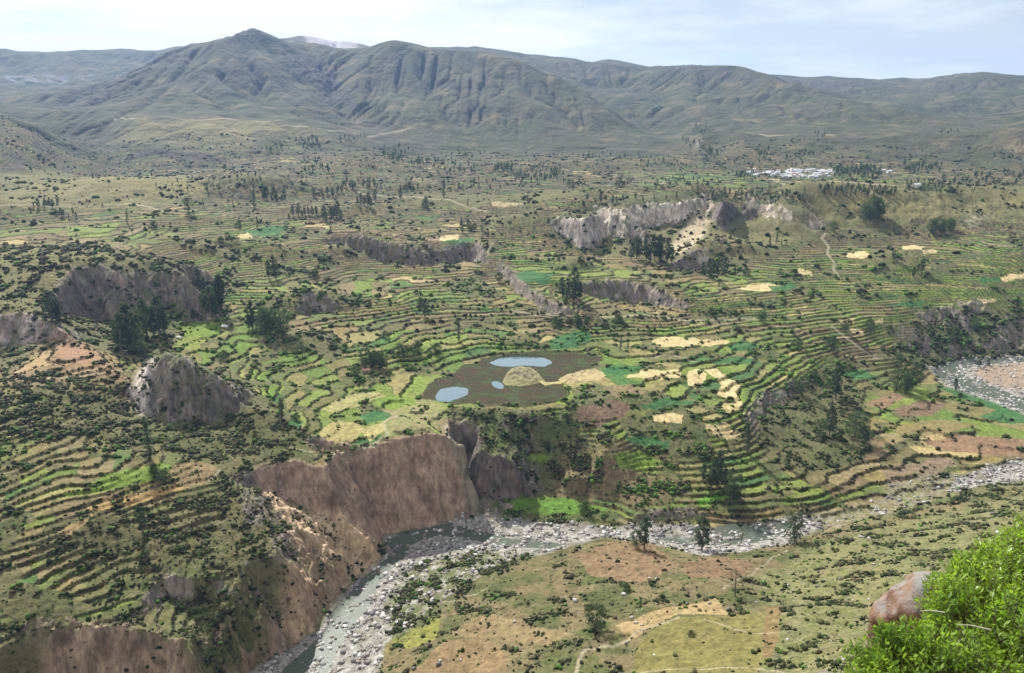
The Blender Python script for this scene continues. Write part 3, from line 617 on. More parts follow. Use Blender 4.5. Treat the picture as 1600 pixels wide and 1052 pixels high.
# ---- explicit surfaces: (colour, polygons)
WHEAT = C(190,170,122); TAN = C(164,148,108); EMR = C(56,98,52); LIME = C(104,126,46); OLV = C(110,112,58); SOIL = C(112,90,72)
FIELDS = [
 (WHEAT, ((1020,531),(1050,526),(1100,530),(1140,531),(1135,537),(1085,541),(1040,543),(1020,537))),
 (WHEAT, ((985,583),(1005,577),(1060,578),(1066,585),(1060,592),(1010,592),(980,590))),
 (WHEAT, ((1075,580),(1090,577),(1103,584),(1100,600),(1085,605),(1074,600))),
 (WHEAT, ((1100,578),(1118,577),(1150,598),(1156,603),(1150,612),(1160,625),(1158,636),(1138,640),(1140,625),(1120,616),(1128,603))),
 (WHEAT, ((1018,648),(1045,645),(1068,648),(1062,662),(1030,662),(1019,657))),
 (WHEAT, ((1102,665),(1120,664),(1155,672),(1158,684),(1135,686),(1105,675))), (WHEAT, ((1126,662),(1148,664),(1155,669),(1135,666))),
 (WHEAT, ((686,371),(697,366),(718,368),(715,374),(700,378),(686,376))), (C(140,120,92), ((660,372),(684,370),(684,375),(664,376))),
 (WHEAT, ((1318,396),(1340,392),(1362,400),(1350,404),(1326,402))), (WHEAT, ((1408,386),(1430,383),(1445,386),(1430,391),(1412,390))), (TAN, ((1438,391),(1460,389),(1465,394),(1445,396))),
 (WHEAT, ((1323,514),(1345,513),(1350,520),(1330,521))), (WHEAT, ((1310,500),(1334,498),(1332,503),(1312,505))), (TAN, ((1362,500),(1380,498),(1382,504),(1366,506))),
 (WHEAT, ((1560,432),(1600,426),(1600,436),(1570,440))), (WHEAT, ((1528,468),(1550,464),(1558,470),(1540,474))), (TAN, ((1500,474),(1520,472),(1545,480),(1530,484))),
 (WHEAT, ((1150,452),(1200,442),(1225,450),(1190,456))), (WHEAT, ((1245,422),(1268,424),(1270,430),(1246,428))),
 (WHEAT, ((372,368),(400,365),(410,368),(392,373),(374,373))), (TAN, ((768,318),(800,316),(818,319),(800,322),(770,321))),
 (TAN, ((870,592),(900,581),(930,577),(948,585),(940,594),(910,597),(880,601))), (C(170,160,104), ((840,596),(880,594),(878,600),(850,602))),
 (EMR, ((855,532),(880,522),(925,517),(922,530),(905,543),(860,546))), (EMR, ((940,575),(980,569),(1005,573),(1000,583),(970,586),(945,582))),
 (EMR, ((978,683),(998,680),(1044,687),(1046,697),(1010,697),(980,690))), (EMR, ((560,652),(590,642),(612,645),(605,655),(575,660))), (EMR, ((562,690),(585,678),(597,682),(590,692),(568,696))),
 (EMR, ((1002,632),(1040,622),(1090,628),(1080,634),(1020,636))), (EMR, ((1135,540),(1165,534),(1185,540),(1175,548),(1140,548))), (EMR, ((1110,562),(1150,557),(1180,562),(1170,570),(1120,570))), (EMR, ((1180,615),(1215,608),(1225,618),(1195,622))),
 (EMR, ((1316,583),(1350,577),(1370,590),(1330,595))), (EMR, ((1530,655),(1560,640),(1600,640),(1640,650),(1640,668),(1570,662))), (EMR, ((1458,600),(1500,608),(1560,628),(1600,642),(1590,650),(1540,636),(1480,612))),
 (EMR, ((690,380),(720,372),(745,370),(740,376),(705,382))), (EMR, ((800,434),(830,424),(870,428),(860,440),(825,445))), (EMR, ((820,442),(850,437),(872,440),(850,446))),
 (EMR, ((445,665),(460,655),(475,660),(465,668))), (LIME, ((590,625),(620,618),(650,620),(650,632),(615,640),(590,636))), (EMR, ((380,360),(430,352),(450,356),(430,366),(395,370))),
 (EMR, ((1200,448),(1240,444),(1250,452),(1210,456))), (EMR, ((1530,436),(1560,430),(1562,440),(1535,442))), (EMR, ((1400,474),(1440,470),(1450,476),(1410,480))),
 (C(148,142,92), ((500,640),(540,620),(590,612),(606,618),(560,634),(520,648))), (C(150,138,88), ((498,672),(530,656),(570,664),(560,690),(520,696),(500,688))), (C(160,148,96), ((560,672),(600,660),(606,670),(580,690))),
 (LIME, ((280,515),(310,500),(345,510),(340,524),(290,526))), (C(120,128,60), ((272,532),(300,524),(330,528),(310,545),(280,544))),
 (OLV, ((980,640),(1020,632),(1005,650),(970,655))), (SOIL, ((900,640),(950,625),(985,632),(975,655),(930,670),(905,660))), (C(124,108,78), ((940,605),(985,600),(1010,615),(960,622))),
 (SOIL, ((1395,640),(1440,625),(1480,630),(1460,650),(1410,650))), (C(130,104,80), ((1350,630),(1390,615),(1420,620),(1380,640))), (C(126,112,72), ((1390,665),(1470,655),(1530,665),(1480,678),(1400,675))),
 (C(126,100,76), ((1440,690),(1500,680),(1600,690),(1600,715),(1480,705))), (C(120,104,82), ((1380,735),(1470,715),(1500,725),(1440,750),(1390,765))),
 (C(88,116,42), ((785,790),(800,783),(850,778),(900,782),(960,800),(925,800),(870,804),(800,800))), (C(90,124,46), ((845,788),(880,780),(915,790),(900,800),(865,802))), (LIME, ((820,712),(850,708),(862,714),(835,722))),
 (C(84,132,40), ((1085,778),(1120,772),(1150,776),(1120,784),(1090,784))), (LIME, ((960,715),(1000,705),(1040,720),(1010,735),(970,735))),
 (C(160,132,84), ((130,795),(190,775),(270,760),(300,760),(220,785),(150,802))), (LIME, ((160,745),(210,735),(250,722),(280,735),(240,750),(180,765),(100,775))), (C(126,108,76), ((255,740),(280,722),(320,722),(345,735),(320,755),(270,758))),
 (C(150,128,86), ((90,830),(150,800),(140,812),(110,835))),
 (C(110,104,58), ((985,1050),(1000,1005),(1045,970),(1100,962),(1190,958),(1200,975),(1195,1020),(1185,1052),(1100,1060))),
 (C(116,98,64), ((1197,950),(1220,950),(1216,1000),(1200,1035),(1190,1030))),
 (C(124,104,74), ((640,1052),(700,1000),(760,1000),(800,1030),(780,1060),(640,1070))),
 (C(122,100,74), ((900,870),(960,845),(1020,850),(1060,880),(1000,910),(920,900))),
 (C(116,94,70), ((1060,880),(1120,870),(1180,880),(1150,905),(1080,905))), (C(126,110,78), ((700,990),(760,960),(830,975),(900,990),(850,1010),(760,1000))),
 (C(150,130,90), ((960,980),(1020,955),(1120,935),(1140,960),(1040,968),(990,1000))),
 (C(120,120,56), ((600,975),(650,955),(690,965),(680,1000),(640,1015),(610,1000))),
 (C(150,140,120), ((590,905),(640,880),(700,870),(760,870),(770,890),(700,930),(650,965),(600,970))),
]
# near (viewer's) side: dry slope with scrub
VS = blur(polymask(((560,1200),(572,1052),(640,985),(760,900),(880,862),(940,850),(1050,862),(1240,850),(1400,808),(1640,757),(1640,1200)), wob=4), 3)
ZV = fbm(X/30, Y/30, 4, .6, 81)
col = lay(col, VS, C(108, 97, 68)); col = lay(col, VS*sst(-.15, .25, ZV), C(80, 84, 48)); col = lay(col, VS*sst(.1, .5, fbm(X/12, Y/12, 3, .6, 82))*.8, C(74, 82, 40))
VSR = blur(polymask(((1180,900),(1300,845),(1640,770),(1640,1200),(1150,1200),(1200,980)), wob=4), 4)
col = lay(col, VSR*.7, C(112, 110, 74)); col = lay(col, VSR*sst(-.05, .3, fbm(X/7, Y/7, 3, .6, 83))*.75, C(92, 96, 50))
# scrubby, bushy slopes
ZW = .75 + .5*Z2; F3 = 1 + .2*Z2 + .25*fbm(X/3, Y/3, 2, .5, 74)
for pts, c, v in ((((205,640),(240,680),(300,660),(400,640),(480,680),(480,705),(400,720),(300,715),(235,690)), C(84,84,48), .85),
    (((0,590),(200,600),(230,690),(180,740),(0,720)), C(96,92,58), .5),
    (((60,840),(220,790),(380,770),(460,830),(430,880),(250,900),(60,900)), C(94,86,58), .75),
    (((0,600),(60,500),(150,545),(210,600),(120,620)), C(140,112,84), .6), (((250,1040),(300,950),(400,960),(450,1000),(380,1060)), C(72,84,42), .6),
    (((0,430),(90,400),(160,400),(120,430),(80,480),(0,500)), C(112,106,66), .8),
    (((1200,640),(1290,570),(1400,560),(1360,640),(1350,720),(1200,740),(1160,700)), C(84,84,52), .7),
    (((1400,545),(1450,500),(1520,478),(1640,480),(1640,550),(1480,560)), C(84,88,54), .85), (((1240,320),(1330,300),(1450,310),(1640,300),(1640,350),(1400,345),(1280,345)), C(132,122,78), .8),
    (((930,360),(980,350),(1050,350),(1060,400),(1000,410),(930,405)), C(120,112,76), .8), (((1090,320),(1200,340),(1270,365),(1170,410),(1080,400)), C(116,108,70), .8),
    (((760,640),(900,640),(960,740),(860,770),(760,700)), C(84,92,52), .7), (((880,700),(1000,730),(1090,770),(1000,800),(960,790),(860,770)), C(128,104,78), .7),
    (((770,780),(760,790),(800,806),(980,815),(1000,812),(960,795)), C(58,92,34), .5),
    (((0,270),(280,272),(330,300),(250,320),(0,320)), C(126,116,74), .8), (((180,205),(400,200),(500,230),(400,240),(200,225)), C(124,118,76), .6), (((170,192),(300,188),(430,190),(520,212),(400,214),(250,212)), C(120,112,70), .9),
    (((600,640),(650,620),(690,632),(700,660),(660,670),(600,680)), C(136,124,92), .8)):
    dab(col, pts, c, v*ZW, 5, 6)
# marsh
M2 = sst(.36, .62, blur(MARSH, 5) + .28*Z2*(1 - blur(MARSH, 12)*.6)); MARSH = np.clip(blur(MARSH, 1) + .0, 0, 1)*M2; col = lay(col, MARSH, C(56, 54, 32)); col = lay(col, MARSH*sst(-.1, .3, fbm(X/16, Y/16, 3, .55, 91)), C(68, 52, 34)); col = lay(col, MARSH*sst(.0, .3, fbm(X/22, Y/13, 4, .6, 92)), C(58, 70, 34))
pe = np.clip(blur(POND_A, 6) + blur(POND_B, 4), 0, 1); col = lay(col, sst(.02, .5, pe)*.8, C(50, 60, 34))
col = lay(col, ISLET, C(126, 120, 84)); col = lay(col, blur(ISLET, 1)*sst(-.2, .3, fbm(X/5, Y/5, 3, .6, 93))*sst(61.5, 63, H), C(104, 96, 80)); H += blur(ISLET, 2)*(2.2*ridged(X/9, Y/9, 3, .5, 94))
for c, pts in FIELDS:
    sl, mm = dab(col, pts, c*.94, .92, wob=5, f=F3)
    fmask[sl] = np.maximum(fmask[sl], mm); scrub[sl] *= 1 - mm
# furrow rings and crop rows
# river bed gravel
g1 = fbm(X/5, Y/5, 4, .7, 101)
col = lay(col, blur(WASH, 3)*.7, C(112, 106, 74)); col = lay(col, blur(WASH, 2)*sst(-.1, .3, g1)*.7, C(140, 134, 120))
bedm = blur(BED, 1); SB = bedm*0 + blur(SANDBAR, 2)
col = lay(col, bedm, C(136, 131, 122)); col = lay(col, bedm*sst(-.1, .5, g1), C(168, 165, 158)); col = lay(col, bedm*sst(.0, .4, fbm(X/14, Y/14, 3, .5, 102))*.7, C(104, 98, 76)); col = lay(col, SB*.8, C(138, 118, 96))
BARV = blur(polymask(((625,900),(680,872),(750,862),(830,866),(790,890),(740,915),(700,950),(650,990),(606,1010),(604,940)), wob=6), 4)
col = lay(col, BARV*sst(-.35, .15, fbm(X/6, Y/6, 3, .6, 103)), C(94, 98, 62))
# rock: steep faces
gr2, ga2 = grad(H); ss = np.hypot(gr2, ga2)
rock = np.clip(sst(.55, .85, ss)*(cliffw > .08) + blur(cliffm, 1)*.9, 0, 1)*(RRg < 1700)*(1 - bedm)
rock = np.maximum(rock, BAD*sst(.7, 1.0, blur(ss, 1))*(1 - bedm))
veg = np.maximum(sst(.0, .35, fbm(X/8, Y/8, 3, .6, 105) + .1), np.maximum(polymask(((750,636),(890,655),(905,790),(850,772),(835,740),(800,705),(760,690)), 3, 4)*sst(-.25, .1, Z2), np.maximum(polymask(((285,985),(270,940),(340,880),(430,870),(480,905),(455,950),(420,985),(445,1000),(400,1045),(330,1060),(290,1020)), 4, 6)*sst(-.3, .0, Z2), polymask(((240,600),(255,560),(300,575),(335,590),(340,620),(270,630)), 2, 4)*sst(-.1, .2, Z2))))
vegx = sst(.5, .9, veg)
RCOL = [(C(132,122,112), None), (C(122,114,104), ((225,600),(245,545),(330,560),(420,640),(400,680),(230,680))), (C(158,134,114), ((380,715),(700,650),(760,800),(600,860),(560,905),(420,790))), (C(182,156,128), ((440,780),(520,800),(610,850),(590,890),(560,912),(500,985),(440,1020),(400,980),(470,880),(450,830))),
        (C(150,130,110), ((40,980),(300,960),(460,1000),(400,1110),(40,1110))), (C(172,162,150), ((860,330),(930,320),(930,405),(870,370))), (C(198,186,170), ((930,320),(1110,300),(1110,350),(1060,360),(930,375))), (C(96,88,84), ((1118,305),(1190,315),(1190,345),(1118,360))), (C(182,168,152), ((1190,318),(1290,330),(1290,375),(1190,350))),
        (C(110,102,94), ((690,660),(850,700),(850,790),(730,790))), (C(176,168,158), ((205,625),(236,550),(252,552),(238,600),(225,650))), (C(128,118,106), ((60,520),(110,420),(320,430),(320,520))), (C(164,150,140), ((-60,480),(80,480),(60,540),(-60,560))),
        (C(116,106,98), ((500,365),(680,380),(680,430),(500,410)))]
rc = np.zeros_like(col)
rock = rock*(1 - .85*veg*sst(2.2, 1.3, blur(ss, 1))*(1 - MAINC))
for c, pts in RCOL:
    if pts is None: rc += c
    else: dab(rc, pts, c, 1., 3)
mott = fbm(X/9 + H/14, Y/9 - H/11, 4, .6, 107); rc = rc*(1 + (.5 - .05*MAINC)*mott)[..., None]; rc = lay(rc, sst(.1, .45, fbm(X/12 - H/20, H/9, 3, .6, 108))*.35, C(140, 106, 84)*1.0)
rock = rock*(1 - .9*polymask(((838,640),(900,645),(1000,700),(1010,790),(960,800),(860,778),(842,740),(835,700)), 3, 4))
rock = rock*(1 - .92*polymask(((300,905),(360,875),(440,872),(462,900),(440,950),(400,985),(420,1010),(380,1070),(320,1080),(285,1000)), 4, 8)*sst(-.35, -.05, Z2 + .5*WOBX))*(1 - .9*polymask(((-200,980),(30,985),(75,985),(50,1120),(-200,1120)), 4, 6))
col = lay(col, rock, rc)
rock = rock*(1 - .15*MAINC)
# tan scree and pale slips
for c, pts, v in ((C(196,170,138), ((400,755),(450,785),(520,812),(600,850),(585,885),(540,900),(500,860),(440,810)), .85), (C(150,128,104), ((450,840),(500,870),(550,900),(510,955),(480,960),(490,900)), .7),
    (C(188,170,140), ((1045,385),(1075,350),(1095,318),(1110,345),(1090,380),(1060,400)), .75), (C(196,184,172), ((208,625),(232,565),(244,556),(234,600),(218,650)), .8),
    (C(150,138,116), ((690,665),(712,690),(735,740),(752,800),(742,800),(722,745),(700,700)), .8),
    (C(176,166,150), ((1505,347),(1520,338),(1545,336),(1532,345),(1520,352),(1512,358)), .6*sst(-.1, .2, Z2)), (C(176,160,130), ((1255,345),(1285,350),(1275,362),(1250,356)), .5),
    (C(150,118,92), ((80,520),(130,535),(180,575),(200,598),(150,575),(90,560)), .6), (C(170,160,144), ((1087,220),(1096,217),(1093,228),(1088,236)), .6),
    (C(170,152,120), ((1560,225),(1640,220),(1640,235),(1580,240)), .4)):
    dab(col, pts, c, v, 2, 3)
CRG = sst(-.5, .2, fbm(X/60, Y/60, 3, .6, 111) + .15); CRR = 14*(RRg/4000)*ridged(X/45, Y/45, 3, .6, 112)
col = lay(col, mtn*.55*sst(.05, .35, fbm(X/170, Y/230, 4, .6, 65)), C(56, 60, 40)); col = lay(col, mtn*.5*sst(.1, .4, fbm(X/140, Y/120, 4, .6, 66)), C(114, 102, 72))
# crags on the mountains
for pts, v in ((((440,75),(480,85),(520,110),(535,150),(520,165),(495,130),(460,110),(435,90)), .9), (((350,60),(372,45),(395,40),(420,50),(400,58),(360,66)), .7), (((1020,108),(1060,104),(1100,108),(1140,115),(1190,125),(1180,130),(1120,122),(1060,115),(1025,118)), .7),
    (((1215,120),(1300,128),(1390,132),(1330,142),(1240,135)), .6), (((1450,130),(1480,128),(1535,130),(1520,138),(1460,142)), .7), (((200,105),(290,92),(330,60),(300,100),(230,120),(100,180),(80,170)), .6), (((575,120),(600,95),(640,75),(620,110),(590,130)), .5),
    (((205,240),(235,232),(290,238),(350,248),(350,256),(290,252),(240,246),(190,258)), .9), (((50,205),(75,225),(100,255),(110,268),(85,262),(55,240)), .8), (((0,245),(40,243),(40,268),(0,268)), .8), (((100,210),(130,215),(165,225),(150,240),(110,235)), .5), (((540,130),(565,175),(600,215),(590,218),(560,190),(535,150)), .6), (((875,98),(960,104),(1000,112),(930,118),(880,108)), .5)):
    sl, mk = dab(col, pts, C(72, 66, 62), v*CRG, 2, 5); H[sl] += mk*CRR[sl]
col = lay(col, blur(polymask(((-60,70),(0,66),(60,73),(90,78),(0,76),(-60,76))), 1), C(235, 238, 242)); col = lay(col, blur(polymask(((450,58),(470,52),(530,64),(560,72),(500,70))), 2)*.75, C(176, 168, 172))
col = lay(col, blur(polymask(((0,120),(60,118),(140,114),(150,122),(60,130),(0,130)), wob=6), 1)*sst(-.1, .2, fbm(X/70, Y/70, 3, .6, 113)), C(112, 114, 118))
# paths and tracks
PATHS = [(((0,322),(200,318),(300,330)), 3), (((800,485),(870,490),(960,495),(1060,500),(1180,498)), 2.2), (((1282,352),(1292,364),(1284,372),(1295,385),(1292,398),(1304,412),(1302,422),(1310,432)), 1.8), (((1300,510),(1325,530),(1345,545),(1370,560)), 2), (((1210,282),(1300,284),(1400,290)), 4),
    (((345,735),(335,745),(325,752)), 1.0), (((620,650),(600,660),(606,680),(590,690),(560,700),(530,706)), 1.3), (((450,700),(480,706),(520,706)), .9), (((205,640),(200,625),(215,618)), .8), (((0,593),(60,592),(150,583),(210,580)), 1.2),
    (((900,1052),(905,1030),(915,1015),(960,1010),(1000,985),(1060,965)), 1.0), (((640,965),(700,940),(760,920)), .7), (((1130,920),(1170,900),(1230,860)), .8),
    (((1100,968),(1180,990),(1240,985)), .5), (((1000,1052),(1190,1045),(1300,1052)), .5), (((400,190),(520,205),(640,200)), 6), (((180,186),(290,188),(420,190)), 7), (((1080,214),(1200,213),(1300,211)), 8), (((950,290),(1010,288),(1040,285)), 4), (((770,380),(760,400)), 2), (((1000,560),(1050,555),(1090,566)), 1.2), (((560,300),(700,312),(760,330)), 3), (((1180,640),(1160,650)), 1)]
PM = np.zeros_like(H)
for pts, wdt in PATHS:
    PM = np.maximum(PM, sst(.15, .7, linemask(pts, wdt*1.6)))
col = lay(col, PM*.7, C(150, 140, 116)); scrub *= 1 - PM; fmask = np.maximum(fmask, PM)
col = np.clip(col, .004, .9)
scrub *= (1 - bedm)*(1 - MARSH)*(1 - np.clip(rock, 0, 1)*.7)
# ---- carve the water
pond = union(POND_A, POND_B, POND_C)
WR = blur(union(W_RIVER, W_BEND), 1); WP = blur(pond, 1)
HW = blur(HB, 2)
# river bed stones as relief
H += bedm*(.35*fbm(X/2.2, Y/2.2, 3, .7, 121) + .3*g1)*(RRg < 1100)
LEVR = HW + .0
H = np.where(WR > .02, H*(1 - WR) + (HW - 1.1 + .75*fbm(X/7, Y/7, 3, .6, 122))*WR, H)
H = np.where(WP > .02, np.minimum(H, 60.2)*(1 - WP) + 58.2*WP, H)
print('paint', time.time() - T0)
# ------------------------------------------------------------------ materials
def mat(name, rough=1.0, spec=.2):
    m = bpy.data.materials.new(name); m.use_nodes = True; b = m.node_tree.nodes['Principled BSDF']
    b.inputs['Roughness'].default_value = rough; b.inputs['Specular IOR Level'].default_value = spec
    return m, m.node_tree, b
class NB:
    def __init__(s, nt): s.nt = nt; s.pos = None
    def n(s, t, **k):
        o = s.nt.nodes.new('ShaderNode' + t)
        for a, v in k.items(): setattr(o, a, v)
        return o
    def l(s, a, b): s.nt.links.new(a, b)
    def noise(s, vec, scale, det=3, rough=.6, sc3=None):
        if sc3:
            mp = s.n('Mapping'); mp.inputs['Scale'].default_value = sc3; s.l(vec, mp.inputs[0]); vec = mp.outputs[0]
        o = s.n('TexNoise'); o.inputs['Scale'].default_value = scale; o.inputs['Detail'].default_value = det; o.inputs['Roughness'].default_value = rough; s.l(vec, o.inputs['Vector']); return o.outputs[0]
    def ramp(s, v, a, b, ca=0., cb=1.):
        o = s.n('MapRange'); o.inputs[1].default_value = a; o.inputs[2].default_value = b; o.inputs[3].default_value = ca; o.inputs[4].default_value = cb; s.l(v, o.inputs[0]); return o.outputs[0]
    def m(s, op, a, b=None):
        o = s.n('Math', operation=op)
        for i, v in enumerate((a, b)):
            if v is None: continue
            if isinstance(v, (int, float)): o.inputs[i].default_value = v
            else: s.l(v, o.inputs[i])
        return o.outputs[0]
    def mix(s, f, a, b, bt='MIX'):
        o = s.n('MixRGB', blend_type=bt)
        for i, v in enumerate((f, a, b)):
            if isinstance(v, (int, float)): o.inputs[i].default_value = v
            elif isinstance(v, tuple): o.inputs[i].default_value = v + (1,)
            else: s.l(v, o.inputs[i])
        return o.outputs[0]
MG, nt_, bs = mat('ground'); q = NB(nt_)
geo = q.n('NewGeometry').outputs['Position']; at = q.n('Attribute', attribute_name='Col').outputs['Color']; ax = q.n('Attribute', attribute_name='mask'); sp_ = q.n('SeparateXYZ'); q.l(ax.outputs['Vector'], sp_.inputs[0])
m_scrub, m_rock, m_far = sp_.outputs
n1 = q.noise(geo, .28, 4, .65); n2 = q.noise(geo, 1.3, 3, .7); n3 = q.noise(geo, .045, 3, .6)
v = q.m('ADD', q.m('MULTIPLY', q.ramp(n1, .3, .7, -.34, .34), 1.0), q.ramp(n2, .3, .7, -.16, .16))
c = q.mix(1.0, at, q.ramp(v, -.5, .5, .5, 1.5), 'MULTIPLY')
# low dry scrub between the bushes
vo_ = q.n('TexVoronoi'); vo_.inputs['Scale'].default_value = .42; q.l(geo, vo_.inputs['Vector'])
spot = q.m('MULTIPLY', q.ramp(q.m('ADD', vo_.outputs['Distance'], q.ramp(n3, .35, .65, .25, -.25)), .30, .12), m_scrub)
c = q.mix(q.m('MULTIPLY', spot, .75), c, (.045, .052, .022))
# rock streaks
r1 = q.m('ADD', q.m('MULTIPLY', q.noise(geo, .35, 4, .65, (1, 1, .12)), .5), q.m('MULTIPLY', q.noise(geo, .10, 4, .65, (1, 1, .15)), .5)); r2 = q.noise(geo, .06, 3, .6, (1, .6, 2.2)); r3 = q.noise(geo, .9, 3, .7)
rk = q.mix(1.0, at, q.ramp(r1, .40, .62, .42, 1.5), 'MULTIPLY'); rk = q.mix(1.0, rk, q.ramp(r2, .3, .7, .72, 1.28), 'MULTIPLY'); rk = q.mix(q.ramp(r3, .35, .7, 0, .35), rk, q.mix(1.0, at, (.6, .55, .5), 'MULTIPLY'))
c = q.mix(m_rock, c, rk)
q.l(c, bs.inputs['Base Color'])
bp = q.n('Bump'); bp.inputs['Strength'].default_value = .9; bp.inputs['Distance'].default_value = 1.0
hb_ = q.m('ADD', q.m('MULTIPLY', n1, 1.1), q.m('ADD', q.m('MULTIPLY', n2, .35), q.m('MULTIPLY', q.m('MULTIPLY', r1, 2.2), m_rock)))
nf = q.noise(geo, .016, 5, .62); hb_ = q.m('ADD', hb_, q.m('MULTIPLY', q.m('MULTIPLY', nf, 26.0), m_far))
q.l(hb_, bp.inputs['Height']); q.l(bp.outputs[0], bs.inputs['Normal'])
def lattice(name, H_, sel, mats, attrs=True, r0=0, r1=None, kind='structure'):
    """mesh of the lattice faces where sel (per face) is true"""
    i = np.arange(nr*nc).reshape(nr, nc)
    qd = np.stack([i[:-1, :-1], i[1:, :-1], i[1:, 1:], i[:-1, 1:]], -1)[sel][:, ::-1]
    if len(qd) == 0: return None
    u, inv = np.unique(qd, return_inverse=True); qd = inv.reshape(-1, 4).astype(np.int32)
    co = np.stack([X.ravel()[u], Y.ravel()[u], H_.ravel()[u]], -1).astype(np.float32)
    me = bpy.data.meshes.new(name); me.vertices.add(len(co)); me.vertices.foreach_set('co', co.ravel())
    me.loops.add(qd.size); me.loops.foreach_set('vertex_index', qd.ravel()); me.polygons.add(len(qd)); me.polygons.foreach_set('loop_start', np.arange(0, qd.size, 4, dtype=np.int32))
    me.polygons.foreach_set('use_smooth', np.ones(len(qd), bool)); me.update(calc_edges=True)
    if attrs:
        a = me.attributes.new('Col', 'FLOAT_COLOR', 'POINT'); a.data.foreach_set('color', np.concatenate([col.reshape(-1, 3)[u], np.ones((len(u), 1), np.float32)], 1).ravel())
        a = me.attributes.new('mask', 'FLOAT_VECTOR', 'POINT'); a.data.foreach_set('vector', np.stack([scrub.ravel()[u], rock.ravel()[u], mtn.ravel()[u]], -1).astype(np.float32).ravel())
    me.materials.append(mats); o = bpy.data.objects.new(name, me); COL.objects.link(o); tag(o, kind=kind); return o
fm = lambda a: (a[:-1, :-1] + a[1:, :-1] + a[:-1, 1:] + a[1:, 1:])/4
f_m = fm(RRg) > 2350; f_bed = (fm(bedm) > .5) & ~f_m; f_marsh = (fm(MARSH) > .5) & ~f_m & ~f_bed
lattice('mountains', H, f_m, MG); lattice('river_bed', H, f_bed, MG); lattice('marsh_ground', H, f_marsh, MG); lattice('valley_ground', H, ~(f_m | f_bed | f_marsh), MG)
# water
MW, nt_, bs = mat('water', .08, .15); q = NB(nt_); geo = q.n('NewGeometry').outputs['Position']; fo_ = q.n('Attribute', attribute_name='Col').outputs['Color']
w1 = q.noise(geo, .35, 4, .65); w2 = q.noise(geo, 1.6, 3, .7); foam = q.ramp(q.m('ADD', q.m('ADD', q.m('MULTIPLY', w1, .6), q.m('MULTIPLY', w2, .4)), fo_), .96, 1.28)
q.l(q.mix(foam, (.075, .09, .062), (.40, .42, .41)), bs.inputs['Base Color']); q.l(q.ramp(foam, 0, 1, .38, .9), bs.inputs['Roughness'])
bp = q.n('Bump'); bp.inputs['Strength'].default_value = .5; bp.inputs['Distance'].default_value = .5; q.l(q.m('ADD', q.m('MULTIPLY', w2, .5), w1), bp.inputs['Height']); q.l(bp.outputs[0], bs.inputs['Normal'])
MP, nt_, bs = mat('pond_water', .04, .5); bs.inputs['Base Color'].default_value = (.10, .155, .18, 1)
# how white the rapids are
foamv = .31 + .5*fbm(X/18, Y/18, 3, .5, 131)
foamv = foamv - blur(polymask(((580,890),(598,850),(640,845),(632,875),(600,900))), 3)*.6 - blur(polymask(((595,842),(640,830),(690,824),(690,840),(620,850))), 3)*.4 - blur(polymask(((800,836),(915,848),(900,858),(800,860))), 3)*.5 - blur(polymask(((1110,822),(1215,820),(1195,838),(1110,840))), 3)*.7 - blur(polymask(((1500,600),(1660,645),(1660,670),(1560,630))), 3)*.5 - blur(polymask(((1455,565),(1530,560),(1500,580),(1460,585))), 3)*.5
cs = col; col = np.repeat(foamv[..., None], 3, 2)
lattice('river_water', HW - .55, fm(WR) > .03, MW)
for nm, pm in (('pond_water', POND_A), ('pond_water', POND_B), ('pond_water', POND_C)):
    lattice(nm, np.full_like(H, 59.55), fm(blur(pm, 1)) > .02, MP, attrs=False)
col = cs
print('meshes', time.time() - T0)
# ------------------------------------------------------------------ plants
rnd = random.Random(11); nrs = np.random.RandomState(5)
def place(x, y):
    """photo pixel -> the point of the land seen there"""
    az, r = hit(x, y); X_, Y_ = r*math.sin(az), r*math.cos(az); return X_, Y_, ground(X_, Y_)
def leafmat(name, base, trans=.25, var=.35):
    m, nt_, bs = mat(name, .75, .25); q = NB(nt_)
    tcn = q.n('NewGeometry').outputs['Position']; n = q.noise(tcn, .45, 3, .6); oi = q.n('ObjectInfo').outputs['Random']
    f = q.m('ADD', q.ramp(n, .3, .7, -var, var), q.ramp(oi, 0, 1, -.15, .15))
    c = q.mix(1.0, base, q.ramp(f, -.6, .6, .4, 1.6), 'MULTIPLY')
    q.l(c, bs.inputs['Base Color'])
    tr = q.n('BsdfTranslucent'); q.l(q.mix(1.0, c, (1.2, 1.5, .6), 'MULTIPLY'), tr.inputs[0]); mx = q.n('MixShader'); mx.inputs[0].default_value = trans
    q.l(bs.outputs[0], mx.inputs[1]); q.l(tr.outputs[0], mx.inputs[2]); q.l(mx.outputs[0], [n_ for n_ in nt_.nodes if n_.type == 'OUTPUT_MATERIAL'][0].inputs[0])
    return m
LEAF = {'euc': leafmat('eucalyptus_leaves', (0.060, 0.086, 0.041)), 'broad': leafmat('tree_leaves', (0.067, 0.101, 0.039)), 'pop': leafmat('slender_tree_leaves', (0.057, 0.090, 0.037)), 'bush': leafmat('bush_leaves', (.060, .095, .032)), 'pale': leafmat('sparse_leaves', (.10, .12, .055))}
BARK, nt_, bs = mat('bark'); q = NB(nt_); q.l(q.mix(q.noise(q.n('NewGeometry').outputs['Position'], 2.5, 3), (.10, .075, .055), (.24, .20, .16)), bs.inputs['Base Color'])
